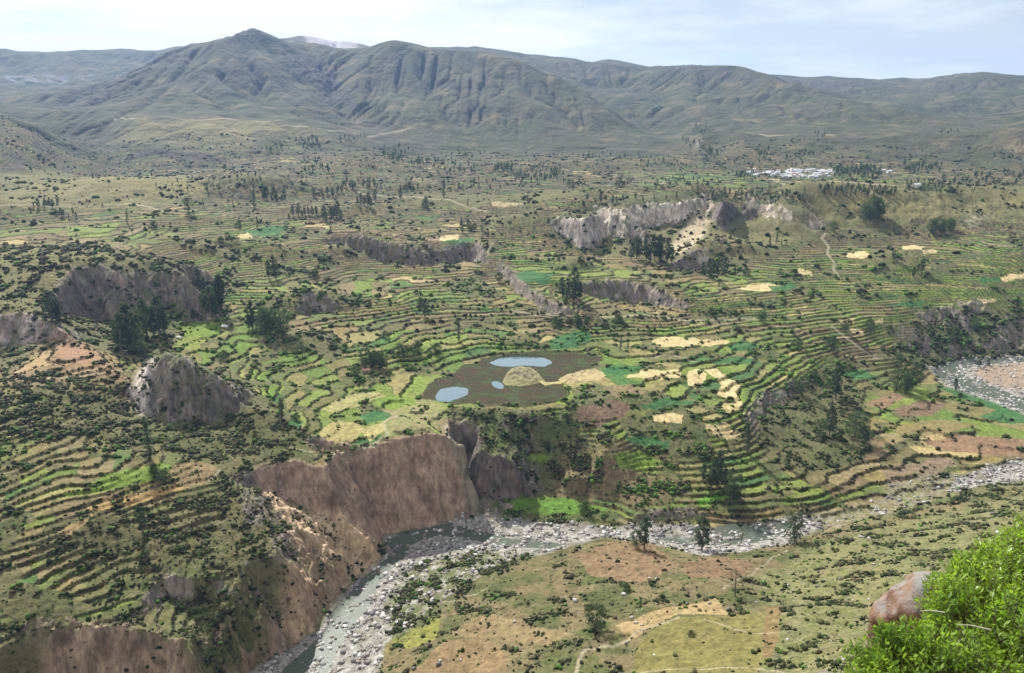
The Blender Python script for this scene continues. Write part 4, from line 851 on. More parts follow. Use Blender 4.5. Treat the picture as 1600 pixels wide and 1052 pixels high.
def meshfrom(name, V, F, m, smooth=False):
    V = np.asarray(V, np.float32); F = np.asarray(F, np.int32); k = F.shape[1]
    me = bpy.data.meshes.new(name); me.vertices.add(len(V)); me.vertices.foreach_set('co', V.ravel())
    me.loops.add(F.size); me.loops.foreach_set('vertex_index', F.ravel()); me.polygons.add(len(F)); me.polygons.foreach_set('loop_start', np.arange(0, F.size, k, dtype=np.int32))
    if smooth: me.polygons.foreach_set('use_smooth', np.ones(len(F), bool))
    me.update(calc_edges=True); me.materials.append(m); return me
def tube(V, F, pts, rad, n=6):
    b = len(V); pts = [np.array(p, float) for p in pts]
    for i, p in enumerate(pts):
        d = pts[min(i+1, len(pts)-1)] - pts[max(i-1, 0)]; d /= np.linalg.norm(d) + 1e-9
        u = np.cross(d, (0.3, .9, .1)); u /= np.linalg.norm(u); v_ = np.cross(d, u)
        for k in range(n):
            a = 2*math.pi*k/n; V.append(p + rad[i]*(math.cos(a)*u + math.sin(a)*v_))
    for i in range(len(pts) - 1):
        for k in range(n): F.append((b+i*n+k, b+i*n+(k+1) % n, b+(i+1)*n+(k+1) % n, b+(i+1)*n+k))
def tree_template(kind, seed):
    """a tree 1 unit high: trunk with limbs, crown of leaf sprays gathered in clumps"""
    rs = np.random.RandomState(seed); V, F = [], []
    asp = {'euc': .15, 'broad': .30, 'pop': .085, 'bush': .50, 'pale': .22}[kind]; c0 = {'euc': .20, 'broad': .16, 'pop': .08, 'bush': .04, 'pale': .30}[kind]
    lean = rs.randn(2)*.02; bend = rs.randn(2)*.02
    ax_ = lambda z: np.array([lean[0]*z + bend[0]*math.sin(3*z), lean[1]*z + bend[1]*math.sin(3*z + 1), z])
    zs = np.linspace(0, .93, 8); tw = .016 if kind != 'bush' else .02
    tube(V, F, [ax_(z) - (0, 0, .03*(z == 0)) for z in zs], [tw*(1.35 - z) + .001 for z in zs])
    ncl = {'euc': 20, 'broad': 26, 'pop': 22, 'bush': 26, 'pale': 16}[kind]; cl = []
    for i in range(ncl):
        z = c0 + (1 - c0)*((i + rs.rand())/ncl); t = (z - c0)/(1 - c0)
        prof = {'euc': (math.sin(math.pi*min(1, t*.9 + .12)))**.6*(1 - .25*t), 'broad': math.sin(math.pi*(t*.85 + .1))**.55, 'pop': (1 - t)**.5*min(1, t*5 + .3), 'bush': math.sqrt(max(0, 1 - t*t)), 'pale': math.sin(math.pi*(t*.8 + .15))**.7}[kind]
        a = i*2.4 + rs.rand()*1.2; rr = asp*prof*(.25 + 1.0*rs.rand()**.8)
        c = ax_(z*.96) + np.array([math.cos(a)*rr, math.sin(a)*rr, 0]); s = asp*(.34 + .30*rs.rand())*(1 - .3*t) + .012
        zb = max(z - rr*1.1 - .05, .03); st = ax_(zb)
        mid = (st + c)/2 + np.array([0, 0, .01]); tube(V, F, [st, mid, c], [.006, .004, .0015], 4)
        cl.append((c, s))
    trunk = meshfrom('trunk', V, F, BARK, True)
    P = []
    nl = {'euc': 70, 'broad': 75, 'pop': 60, 'bush': 70, 'pale': 42}[kind]
    for c, s in cl:
        d = rs.randn(nl, 3); d /= np.linalg.norm(d, axis=1)[:, None]; rr = rs.rand(nl)**.45
        P.append(c + d*rr[:, None]*s*np.array([1, 1, 1.15 if kind in ('euc', 'pop') else .75]))
    P = np.concatenate(P); P = P[P[:, 2] > .02]; n = len(P)
    sz = {'euc': .020, 'broad': .022, 'pop': .013, 'bush': .034, 'pale': .014}[kind]*(.6 + .9*rs.rand(n, 1))
    a = rs.randn(n, 3); a /= np.linalg.norm(a, axis=1)[:, None]; b = np.cross(a, rs.randn(n, 3)); b /= np.linalg.norm(b, axis=1)[:, None]
    V = np.stack([P - a*sz, P - b*sz*.55, P + a*sz, P + b*sz*.55], 1).reshape(-1, 3); F = np.arange(4*n).reshape(-1, 4)
    return trunk, meshfrom('crown', V, F, LEAF[kind])
TPL = {}
for k, nv in (('euc', 5), ('broad', 4), ('pop', 3), ('bush', 3), ('pale', 2)):
    TPL[k] = [tree_template(k, 100*len(TPL) + i) for i in range(nv)]
NAMES = {'euc': ('eucalyptus_tree', 'eucalyptus'), 'broad': ('broad_tree', 'tree'), 'pop': ('slender_tree', 'tree'), 'bush': ('round_bush', 'bush'), 'pale': ('sparse_tree', 'tree')}
NT = [0]; PLACED = []
def tree(x, y, hpx, kind, label, group=None, wide=1.0):
    X_, Y_, Z_ = place(x, y); dep = Y_*CP - (Z_ - CAMZ)*SP; h = hpx*dep/(FPX*CP)*1.04
    wide = 1 + (wide - 1)*.5; PLACED.append((X_, Y_, h))
    tr, cr = TPL[kind][rnd.randrange(len(TPL[kind]))]
    o = bpy.data.objects.new(NAMES[kind][0], None); COL.objects.link(o); o.location = (X_, Y_, Z_ - .15); o.rotation_euler = (0, 0, rnd.random()*6.28); o.scale = (h*wide*rnd.uniform(.9, 1.15), h*wide*rnd.uniform(.9, 1.15), h)
    o.empty_display_size = .1; tag(o, label, NAMES[kind][1], group)
    for nm, me in (('trunk', tr), ('crown', cr)):
        c = bpy.data.objects.new(nm, me); COL.objects.link(c); c.parent = o
    NT[0] += 1
def grove(x0, x1, y0, y1, hpx, n, kind, label, group, wide=1.0, vary=.45):
    n = max(2, round(n*.8)); x0 -= 2; x1 += 2
    for i in range(n):
        x = x0 + (x1 - x0)*(i + rnd.uniform(.1, .9))/n; y = rnd.uniform(y0, y1)
        tree(x, y, hpx*rnd.uniform(1 - vary, 1 + vary*.5), kind, re.sub(' (in|at|on|behind|along|by|above|under|below) ', lambda m_: ', ' + ORD[i] + ', ' + m_.group(1) + ' ', label, count=1), group, wide)
S = tree
import re
ORD = ['leftmost'] + [a + ' from the left' for a in ('second', 'third', 'fourth', 'fifth', 'sixth', 'seventh', 'eighth', 'ninth', 'tenth')]
S(234,716,66,'pop','tall thin tree leaning over the green terrace path left of the main cliff', wide=1.3)
S(223,832,44,'euc','lone eucalyptus on the dark scrub slope below the left green terraces')
S(243,740,16,'bush','small bush at the foot of the tall thin tree on the left terraces'); S(256,754,20,'bush','round grey bush on the brown terrace right of the tall thin tree')
S(440,655,34,'pop','upright dark tree at the near left edge of the valley fields', wide=1.7); S(464,657,12,'bush','low dark bush beside the upright tree at the field edge'); S(485,692,14,'pop','small pointed shrub on the rim above the red cliff', wide=1.6)
S(349,562,14,'bush','round dark bush alone in the bright green fields left of centre', wide=1.2); S(361,596,16,'pop','tiny pointed tree behind the rock pinnacle'); S(303,496,12,'bush','round bush at the corner of the upper left green field')
S(664,495,28,'euc','single dark eucalyptus casting a shadow above the central terraces', wide=1.2); S(657,477,12,'bush','pale bush just behind the single dark eucalyptus'); S(717,533,36,'pop','tall slender tree standing among the central terraces above the marsh', wide=1.3)
S(681,553,16,'bush','round dark bush on the terraces left of the marsh'); S(602,528,11,'bush','small bush on the terrace left of the slender tree'); S(556,589,20,'broad','small leafy tree at the left edge of the hut grove'); S(546,513,14,'pop','small upright tree on the brown terraces left of centre')
S(970,546,20,'pop','upright shrub on the bare brown plot beside the wheat fields', wide=1.3); S(981,546,15,'pop','shorter upright shrub on the bare brown plot beside the wheat fields', wide=1.3); S(967,506,14,'bush','dark bush beside the pale track across the centre')
S(780,441,15,'broad','small tree at the top of the bare gully in the centre'); S(1015,521,8,'bush','tiny bush in the terraces above the wheat fields')
S(1006,857,52,'euc','tall eucalyptus on the near bank beside the river rocks', wide=1.1); S(993,856,28,'broad','shorter tree at the left foot of the tall riverbank eucalyptus'); S(1095,860,54,'euc','dark full eucalyptus on the brown near bank right of centre', wide=1.5)
S(1241,849,50,'broad','leaning open crowned tree on the near bank by the gravel', wide=.8); S(1158,848,28,'pale','thin pale sapling between the two riverbank trees'); S(914,800,16,'bush','round dark bush at the right end of the bright green flat', wide=1.5)
S(932,987,46,'broad','spreading tree on the near brown slope', wide=1.0); S(1148,932,44,'pale','sparse grey tree on the near slope below the riverbank trees', wide=1.4); S(985,708,12,'pop','small upright tree on the steep green slope')
S(979,923,13,'bush','round bush on the old terraces of the near slope'); S(1080,994,10,'bush','small bush on the ochre near field')
S(1231,733,30,'euc','single eucalyptus above the far river bank', wide=1.3); S(1167,706,46,'pop','tall thin tree on the scarp below the wheat fields', wide=1.6); S(1295,680,48,'euc','tall eucalyptus left of the pair above the dry wash', wide=1.1); S(1280,683,28,'broad','low tree at the foot of the eucalyptus pair'); S(1335,686,44,'broad','wide crowned tree right of the pair above the dry wash'); S(1352,690,26,'broad','low tree in the shade right of the wide crowned tree'); S(1133,695,12,'pop','small pointed shrub between the wheat plots')
S(1304,622,48,'euc','tall dark eucalyptus at the right end of the terraces', wide=1.7); S(1251,616,30,'broad','ragged tree on the scrubby scarp left of the tall dark eucalyptus'); S(1271,590,13,'bush','bush in the terraces above the scrubby scarp'); S(1492,612,20,'euc','small eucalyptus beside the green field near the river bend', wide=1.5)
S(1402,574,22,'broad','tree at the head of the fields near the river bend'); S(1492,540,36,'euc','tall eucalyptus in the grey scrub above the river bend', wide=1.1); S(1523,514,18,'broad','small tree high in the grey scrub above the river bend')
S(1320,518,21,'broad','left of two trees beside the small wheat field'); S(1358,521,23,'broad','right of two trees beside the small wheat field'); S(1299,547,20,'bush','dark bush on the brown slope below the small wheat field'); S(1246,541,13,'bush','low dark bush on the terraces left of the brown slope')
S(1150,496,12,'pop','small tree above the right hand track'); S(1191,503,17,'broad','tree above the brown terraces right of the track'); S(1110,493,12,'bush','bush at the right end of the track'); S(1396,406,15,'broad','small tree on the brown knoll on the right'); S(1258,424,10,'pop','tiny tree beside the small wheat strip'); S(1165,430,12,'bush','round bush at the foot of the small dark crag'); S(1302,363,15,'broad','tree at the top of the thin pale stream bed')
S(240,356,10,'bush','small dark bush on the far left terraces'); S(199,349,20,'pop','slender tree on the far left terraces', wide=1.5); S(402,357,18,'pop','slender tree on the terraces left of the green strips', wide=1.5); S(373,357,10,'bush','low bushes beside the slender tree on the far terraces')
S(294,332,22,'broad','broad tree on the far left terraces'); S(318,323,13,'pop','thin tree right of the broad far tree'); S(365,327,15,'pop','thin tree between the broad far tree and the far grove'); S(397,325,28,'pop','tallest thin tree at the left of the far grove', wide=1.5)
S(625,312,14,'euc','small eucalyptus on the far terraces', wide=1.4); S(693,308,26,'pop','tall thin tree on the far plain', wide=1.8); S(731,322,12,'pop','small tree on the bare far slope', wide=1.8); S(664,325,13,'bush','dark clump of a bush on the far hillside', wide=1.2)
S(722,364,23,'pop','tall tree at the left of the farm row behind the wheat patch', wide=1.6)
G = grove
G(183,222,535,552,62,8,'euc','dark eucalyptus in the large grove below the two dark left cliffs','large grove below the dark left cliffs',1.1)
G(205,225,548,560,30,3,'broad','low tree at the front foot of the large left grove','low trees in front of the large left grove')
G(230,260,520,532,56,5,'euc','eucalyptus in the right hand half of the large left grove','right half of the large left grove',1.1)
G(70,98,500,512,38,5,'euc','eucalyptus in the small grove at the top of the left scree','small grove above the left scree',1.2)
G(310,322,450,458,30,2,'euc','eucalyptus behind the dark clump right of the cliff','pair behind the dark clump',1.1)
G(318,350,484,495,46,6,'euc','very dark eucalyptus in the tight clump right of the left cliff','tight dark clump right of the left cliff',1.3)
G(386,400,510,518,40,3,'euc','eucalyptus at the left end of the dark field side row','left end of the field side row',1.2)
G(405,442,515,524,34,7,'broad','tree in the dark field side row beside the green fields','dark field side row')
G(465,478,553,560,34,4,'pale','thin tree in the loose clump on the dark terraces','loose clump on the dark terraces',.8)
G(420,432,430,436,36,3,'euc','eucalyptus in the shaded notch of the upper left terraces','notch trees on the upper left terraces',1.2)
G(485,500,428,434,13,3,'bush','dark bush by the upper left crag','bushes by the upper left crag')
G(621,654,552,558,22,6,'broad','tree in the dark clump left of the marsh terraces','dark clump left of the marsh')
G(566,600,568,577,23,7,'broad','tree in the hut grove left of the marsh','hut grove')
G(876,906,462,480,42,7,'euc','eucalyptus on the steep spur above the central track','spur trees above the central track',1.1)
G(866,920,504,511,12,7,'bush','dark bush in the hedge below the central track','hedge below the central track')
G(986,1048,404,412,34,12,'euc','eucalyptus in the grove under the great pale cliff','grove under the great pale cliff',1.2)
G(1100,1130,425,434,25,6,'euc','dark tree in the clump at the foot of the small crag','clump at the foot of the small crag',1.4)
G(1350,1374,338,348,32,5,'broad','large dark tree in the clump on the right hand hill','clump on the right hand hill')
G(1452,1490,358,368,24,7,'broad','tree in the wide clump on the right hand terraces','wide clump on the right hand terraces')
G(1203,1232,380,388,14,5,'pop','small tree on the terraces right of the great cliff','small trees right of the great cliff',1.6)
G(1426,1446,425,436,26,4,'euc','tree in the clump on the far right terraces','clump on the far right terraces',1.3)
G(1100,1135,748,775,46,6,'euc','dark eucalyptus in the grove above the far river bank','grove above the far river bank',1.2)
G(1135,1156,778,788,36,3,'broad','tree at the low right end of the riverbank grove','low end of the riverbank grove')
G(1396,1432,606,617,34,5,'broad','rounded tree in the dense clump by the river bend','dense clump in the fields by the river bend')
G(1528,1546,572,578,17,3,'euc','small tree on the gravel bar in the river bend','trees on the gravel bar')
G(52,90,318,326,13,8,'euc','tree in the far left grove','far left grove',1.4); G(85,123,330,342,12,8,'euc','tree in the lower half of the far left grove','lower far left grove',1.4)
G(411,446,312,320,18,9,'euc','tree in the far grove on the small knoll','far knoll grove',1.3); G(453,493,336,344,16,10,'euc','tree in the far row above the green strips','far row above the green strips',1.4)
G(503,534,340,350,22,8,'euc','tree in the dark far grove left of the bare slope','dark far grove left of the bare slope',1.3); G(490,536,300,312,16,8,'euc','tree in the upper far grove','upper far grove',1.4)
G(558,587,312,326,20,8,'euc','tree in the far grove at centre left','far grove at centre left',1.3); G(567,596,292,299,12,7,'euc','tree in the small far grove behind the centre','small far grove behind the centre',1.5)
G(626,655,293,301,12,6,'euc','tree in the loose far row on the plain','loose far row on the plain',1.5); G(728,754,360,366,13,5,'broad','tree in the farm row behind the wheat patch','farm row behind the wheat patch')
G(916,976,312,319,12,9,'euc','tree in the row behind the great cliff','row behind the great cliff',1.5); G(985,1056,310,318,9,6,'euc','small tree along the top of the great cliff','trees along the top of the great cliff',1.5)
print('trees', NT[0], time.time() - T0)
# far trees: one mass, each with its own crown and trunk
FAR = [(415,442,228,238,10,8),(462,502,222,234,12,12),(530,572,214,224,8,9),(600,628,245,258,12,8),(475,522,258,272,11,10),(600,642,232,244,9,8),(640,692,252,266,11,12),(680,742,260,272,9,16),(770,802,262,274,12,12),(820,882,264,274,9,18),(320,346,292,302,12,6),(536,560,285,300,12,8),
 (800,872,276,286,12,24),(880,905,286,296,10,6),(1080,1112,200,210,7,10),(1098,1122,240,256,12,9),(1066,1100,220,232,9,9),(1036,1062,255,262,8,6),(1180,1202,236,248,10,8),(1225,1272,238,250,8,12),(1148,1178,272,284,12,10),(1300,1378,268,279,13,46),(1412,1472,260,272,11,26),(1520,1640,272,292,11,36),
 (1107,1258,300,320,11,46),(1278,1402,294,308,11,54),(1415,1530,284,304,10,44),(888,920,288,296,9,8),(960,985,284,292,9,7),(1040,1100,280,292,9,12),(700,790,286,296,7,10),(230,330,262,300,8,10),(350,420,262,300,10,12),(560,780,270,300,8,26),(1470,1500,205,212,6,8),(1270,1290,210,220,6,6),(640,760,236,256,7,22),(880,1060,242,262,7,26),(1100,1300,252,266,7,24),(1000,1140,288,304,8,16)]
fv, ff_, tv, tf_ = [], [], [], []
for x0, x1, y0, y1, hp, n in FAR:
    for i in range(n):
        X_, Y_, Z_ = place(x0 + (x1-x0)*(i + rnd.random())/n, rnd.uniform(y0, y1)); dep = Y_*CP - (Z_ - CAMZ)*SP; h = hp*dep/(FPX*CP)*rnd.uniform(.6, 1.25)
        h = min(h, 42); m = 70; d = nrs.randn(m, 3); d /= np.linalg.norm(d, axis=1)[:, None]; rr = nrs.rand(m, 1)**.5
        P = np.array([X_, Y_, Z_ + h*.55]) + d*rr*np.array([h*.17, h*.17, h*.46])*rnd.uniform(.8, 1.3); s = h*.075*(.6 + .8*nrs.rand(m, 1))
        a = nrs.randn(m, 3); a /= np.linalg.norm(a, axis=1)[:, None]; b = np.cross(a, nrs.randn(m, 3)); b /= np.linalg.norm(b, axis=1)[:, None]
        fv.append(np.stack([P - a*s, P - b*s*.7, P + a*s, P + b*s*.7], 1).reshape(-1, 3)); tube(tv, tf_, [(X_, Y_, Z_ - .5), (X_, Y_, Z_ + h*.6)], [h*.02, h*.01], 4)
fv = np.concatenate(fv); me = meshfrom('distant_trees', fv, np.arange(len(fv)).reshape(-1, 4), LEAF['euc']); o = bpy.data.objects.new('distant_trees', me); COL.objects.link(o); tag(o, kind='stuff')
c_ = bpy.data.objects.new('trunks', meshfrom('trunks', tv, tf_, BARK)); COL.objects.link(c_); c_.parent = o; tag(c_, kind='stuff')
# ---- bushes over slopes and along terrace banks, countless
def scatter(prob, n, seed, rmin=200, rmax=1300):
    rs = np.random.RandomState(seed); r0, r1 = np.searchsorted(RR, [rmin, rmax]); c0, c1 = np.searchsorted(AZ, [R(-41), R(41)])
    area = (np.gradient(RR)*RR)[r0:r1, None]*np.gradient(AZ)[None, c0:c1]
    p = np.clip(prob[r0:r1, c0:c1], 0, None)*area; p = p.ravel().astype(np.float64); cs_ = np.cumsum(p); k = np.searchsorted(cs_, rs.rand(n)*cs_[-1])
    i, j = np.divmod(k, c1 - c0); i += r0; j += c0
    fr = rs.rand(n); fc_ = rs.rand(n); i = np.minimum(i, nr - 2); j = np.minimum(j, nc - 2)
    r = RR[i] + (RR[i+1]-RR[i])*fr; a = AZ[j] + (AZ[j+1]-AZ[j])*fc_
    z = (H[i, j]*(1-fc_) + H[i, j+1]*fc_)*(1-fr) + (H[i+1, j]*(1-fc_) + H[i+1, j+1]*fc_)*fr
    return r*np.sin(a), r*np.cos(a), z, r, i, j
def ico(sub=0):
    t = (1 + 5**.5)/2; v = np.array([(-1,t,0),(1,t,0),(-1,-t,0),(1,-t,0),(0,-1,t),(0,1,t),(0,-1,-t),(0,1,-t),(t,0,-1),(t,0,1),(-t,0,-1),(-t,0,1)], float); v /= np.linalg.norm(v[0])
    f = [(0,11,5),(0,5,1),(0,1,7),(0,7,10),(0,10,11),(1,5,9),(5,11,4),(11,10,2),(10,7,6),(7,1,8),(3,9,4),(3,4,2),(3,2,6),(3,6,8),(3,8,9),(4,9,5),(2,4,11),(6,2,10),(8,6,7),(9,8,1)]
    for _ in range(sub):
        v = list(map(tuple, v)); c = {}; g = []
        def md(a, b):
            k = (min(a, b), max(a, b))
            if k not in c:
                p = np.array(v[a]) + np.array(v[b]); v.append(tuple(p/np.linalg.norm(p))); c[k] = len(v) - 1
            return c[k]
        for a, b, d in f:
            x, y, z = md(a, b), md(b, d), md(d, a); g += [(a, x, z), (b, y, x), (d, z, y), (x, y, z)]
        f = g; v = np.array(v)
    return np.array(v), np.array(f)
def blobs(name, x, y, z, sx, sz, colr, m, kind='stuff', sub=0, jit=.3, seed=1, sink=.3):
    rs = np.random.RandomState(seed); bv, bf = ico(sub); n = len(x); k = len(bv)
    a = rs.rand(n)*6.28; ca_, sa_ = np.cos(a), np.sin(a)
    v = bv[None]*(1 + jit*rs.randn(n, k, 1)); v = v*np.stack([sx*(.8 + .5*rs.rand(n)), sx*(.8 + .5*rs.rand(n)), sz], -1)[:, None, :]
    vx = v[..., 0]*ca_[:, None] - v[..., 1]*sa_[:, None]; vy = v[..., 0]*sa_[:, None] + v[..., 1]*ca_[:, None]
    V = np.stack([vx + x[:, None], vy + y[:, None], v[..., 2] + (z + sz*(1 - 2*sink))[:, None]], -1).reshape(-1, 3)
    F = (bf[None] + (np.arange(n)*k)[:, None, None]).reshape(-1, 3)
    me = meshfrom(name, V, F, m); at_ = me.attributes.new('Col', 'FLOAT_COLOR', 'POINT')
    cc = np.repeat(np.concatenate([colr, np.ones((n, 1))], 1)[:, None], k, 1)*np.concatenate([1 + .25*rs.randn(n, k, 1)]*3 + [np.ones((n, k, 1))], -1)
    at_.data.foreach_set('color', np.clip(cc, 0.003, 1).astype(np.float32).ravel()); o = bpy.data.objects.new(name, me); COL.objects.link(o); tag(o, kind=kind); return o
MB_, nt_, bs = mat('scrub', .9, .15); q = NB(nt_); g_ = q.n('NewGeometry').outputs['Position']; q.l(q.mix(1.0, q.n('Attribute', attribute_name='Col').outputs['Color'], q.ramp(q.noise(g_, 2.2, 3, .7), .3, .7, .55, 1.5), 'MULTIPLY'), bs.inputs['Base Color'])
bp = q.n('Bump'); bp.inputs['Strength'].default_value = 1; bp.inputs['Distance'].default_value = .5; q.l(q.noise(g_, 3, 2, .7), bp.inputs['Height']); q.l(bp.outputs[0], bs.inputs['Normal'])
ncl_ = sst(-.15, .35, fbm(X/13, Y/13, 3, .6, 201)); BR = np.clip(blur(BARV, 1), 0, 1); bank = np.clip(RIS, 0, 1)
open_ = (1 - np.clip(fmask, 0, 1))*(1 - bedm)*(1 - MARSH)*(1 - np.clip(PM, 0, 1))
LS = sum(polymask(p, 4) for p in (((205,640),(240,680),(300,660),(400,640),(480,680),(480,705),(400,720),(300,715),(235,690)), ((60,830),(220,790),(380,770),(470,860),(430,900),(250,900),(60,900)), ((250,1060),(290,940),(400,960),(450,1000),(380,1060)), ((740,650),(900,640),(960,740),(860,770),(760,700)), ((1400,545),(1450,490),(1520,478),(1640,480),(1640,550),(1480,560)), ((770,780),(760,795),(800,808),(980,815),(1000,812),(960,795)), ((960,700),(1090,700),(1160,740),(1280,790),(1000,800)), ((740,1052),(700,980),(800,900),(900,880),(850,1000)), ((0,600),(200,600),(230,690),(180,740),(0,720))))
pr = open_*(.10 + 2.2*ncl_**2)*(.35 + 1.1*np.clip(LS, 0, 1.5))*(1 - .8*np.clip(rock, 0, 1)) + bank*.4*sst(1000, 600, RRg) + BR*2.2*ncl_
pr *= np.clip(700/RRg, .3, 1)**.5*(1 - .97*np.clip(MAINC*cliffm*2, 0, 1))
prf = open_*(.15 + 2.2*ncl_**2)*(.3 + .8*np.clip(LS, 0, 1))*(1 - .8*np.clip(rock, 0, 1))*np.clip(700/RRg, .3, 1)**.4 + .35*bank*sst(900, 1200, RRg)
n_ = 90000; x, y, z, r, i, j = scatter(pr*sst(1250, 850, RRg)*(1 + .5*NEARL), n_, 3, 220, 1250); xf, yf, zf, rf_, if_, jf_ = scatter(prf*sst(700, 1200, RRg)*sst(-.1, .35, fbm(X/70, Y/45, 3, .6, 202)), 20000, 13, 750, 2500)
x, y, z, r, i, j = [np.concatenate(t) for t in ((x, xf), (y, yf), (z, zf), (r, rf_), (i, if_), (j, jf_))]; n_ = len(x)
rs_ = np.random.RandomState(9); sz = (.30 + 1.25*rs_.rand(n_)**3)*(.7 + .6*ncl_[i, j])*np.clip(r/620, .8, 2.0)
pal = .68*np.array([C(62,70,36), C(74,84,40), C(52,62,34), C(88,94,50), C(98,104,66), C(58,82,34), C(70,64,42), C(112,108,76), C(104,94,64), C(44,54,30)]); cc = pal[rs_.randint(0, len(pal), n_)]
gsel = (rs_.rand(n_) < lush[i, j]*.5); cc[gsel] = C(72, 104, 36)
blobs('scrub_bushes', x, y, z, sz, sz*(.65 + .3*rs_.rand(n_)), cc, MB_, seed=4)
# ---- river stones
MS, nt_, bs = mat('stone', .85, .3); q = NB(nt_); g_ = q.n('NewGeometry').outputs['Position']; q.l(q.mix(1.0, q.n('Attribute', attribute_name='Col').outputs['Color'], q.ramp(q.noise(g_, 3, 3, .7), .3, .7, .75, 1.25), 'MULTIPLY'), bs.inputs['Base Color'])
n_ = 30000; x, y, z, r, i, j = scatter((bedm*(1 - .8*SB)*(1 - .65*BR) + .25*blur(WASH, 2))*(.12 + 1.6*sst(-.05, .35, fbm(X/12, Y/12, 3, .6, 211))) + .03*VSM*(fbm(X/20, Y/20, 2, .5, 212) > .3), n_, 5, 300, 1100)
sz = .18 + 1.5*rs_.rand(n_)**9 + .22*rs_.rand(n_); pal = np.array([C(158,155,150), C(184,181,176), C(122,119,114), C(134,124,112), C(104,101,98)]); cc = pal[rs_.randint(0, 5, n_)]
blobs('river_stones', x, y, z, sz, sz*.7, cc, MS, jit=.14, seed=6, sink=.35)
print('scrub', time.time() - T0)
# ------------------------------------------------------------------ buildings
def plain(name, c, rough=.9):
    m, nt_, bs = mat(name, rough); q = NB(nt_); q.l(q.mix(1.0, c, q.ramp(q.noise(q.n('NewGeometry').outputs['Position'], .8, 3), .3, .7, .8, 1.2), 'MULTIPLY'), bs.inputs['Base Color']); return m
WALLM = [plain('white_plaster', (.74, .72, .68)), plain('cream_plaster', (.62, .56, .46)), plain('adobe', (.34, .26, .19)), plain('blue_plaster', (.50, .56, .62))]
ROOFM = [plain('tin_roof', (.50, .52, .54), .5), plain('rusty_roof', (.28, .15, .10)), plain('thatch', (.30, .25, .16)), plain('pale_roof', (.62, .62, .60))]
DARK = plain('dark_opening', (.03, .03, .035))
def boxmesh(name, x0, x1, y0, y1, z0, z1, m):
    v = [(x, y, z) for z in (z0, z1) for x, y in ((x0, y0), (x1, y0), (x1, y1), (x0, y1))]
    return meshfrom(name, v, [(0, 3, 2, 1), (4, 5, 6, 7), (0, 1, 5, 4), (1, 2, 6, 5), (2, 3, 7, 6), (3, 0, 4, 7)], m)
HT = []
for wi in range(4):
    for ri in range(4):
        w_, d_, h_ = (7.5, 5.2, 2.9) if wi % 2 else (9.5, 5.8, 3.6); g = 1.6
        wm = meshfrom('wall', [(-w_/2,-d_/2,-1.5),(w_/2,-d_/2,-1.5),(w_/2,d_/2,-1.5),(-w_/2,d_/2,-1.5),(-w_/2,-d_/2,h_),(w_/2,-d_/2,h_),(w_/2,d_/2,h_),(-w_/2,d_/2,h_),(-w_/2,0,h_+g-.05),(w_/2,0,h_+g-.05)], [(0,1,5,4),(2,3,7,6),(4,5,9,8),(6,7,8,9),(3,0,4,8),(3,8,7,7)][:4], WALLM[wi])
        wm = bpy.data.meshes.new('wall'); wm.from_pydata([(-w_/2,-d_/2,-1.5),(w_/2,-d_/2,-1.5),(w_/2,d_/2,-1.5),(-w_/2,d_/2,-1.5),(-w_/2,-d_/2,h_),(w_/2,-d_/2,h_),(w_/2,d_/2,h_),(-w_/2,d_/2,h_),(-w_/2,0,h_+g-.05),(w_/2,0,h_+g-.05)], [], [(0,1,5,4),(2,3,7,6),(1,2,6,9,5),(3,0,4,8,7),(0,3,2,1)]); wm.materials.append(WALLM[wi])
        e = .4; rm_ = bpy.data.meshes.new('roof'); a, b = w_/2 + e, d_/2 + e; zz = h_ - .25
        rm_.from_pydata([(-a,-b,zz),(a,-b,zz),(a,0,h_+g),(-a,0,h_+g),(a,b,zz),(-a,b,zz),(-a,-b,zz+.15),(a,-b,zz+.15),(a,0,h_+g+.15),(-a,0,h_+g+.15),(a,b,zz+.15),(-a,b,zz+.15)], [], [(0,3,2,1),(3,5,4,2),(6,7,8,9),(9,8,10,11),(0,1,7,6),(5,11,10,4),(1,2,8,7),(2,4,10,8),(0,6,9,3),(3,9,11,5)]); rm_.materials.append(ROOFM[ri])
        dm = boxmesh('door', -.5, .5, -d_/2 - .04, -d_/2 + .05, 0, 2.0, DARK); wn = boxmesh('window', 1.6, 2.5, -d_/2 - .04, -d_/2 + .05, 1.0, 2.0, DARK)
        HT.append((wm, rm_, dm, wn))
def house(x, y, t, label, group=None, sc_h=1.0, name='house', rz=None):
    X_, Y_, Z_ = place(x, y); o = bpy.data.objects.new(name, None); COL.objects.link(o); o.location = (X_, Y_, Z_); o.rotation_euler = (0, 0, rnd.uniform(-.5, .5) if rz is None else rz); o.scale = (sc_h,)*3; tag(o, label, 'house', group)
    for nm, me in zip(('wall', 'roof', 'door', 'window'), HT[t]):
        c = bpy.data.objects.new(nm, me); COL.objects.link(c); c.parent = o
for k in range(78):
    u = rnd.random(); x = 1165 + 140*u**.8; y = rnd.uniform(267, 279) - 2*abs(u - .6)*2
    t = rnd.choice([0, 3, 0, 3, 4, 7, 12, 15, 2, 1])
    wl = {0: 'small white house', 1: 'small cream house', 2: 'small adobe house', 3: 'small bluish house'}[t//4]; rl = {0: 'grey tin roof', 1: 'rusty roof', 2: 'thatched roof', 3: 'pale roof'}[t % 4]
    house(x, y, t, wl + ' with a ' + rl + ' in the crowded far village', 'village houses, ' + wl[6:] + ', ' + rl, rnd.uniform(.8, 1.35))
for x, y, lb in ((1372,269,'white house at the left of the three outside the village'), (1380,268,'white house in the middle of the three outside the village'), (1389,270,'white house at the right of the three outside the village'), (1432,292,'pale house alone on the slope right of the village')): house(x, y, 3, lb, sc_h=1.1)
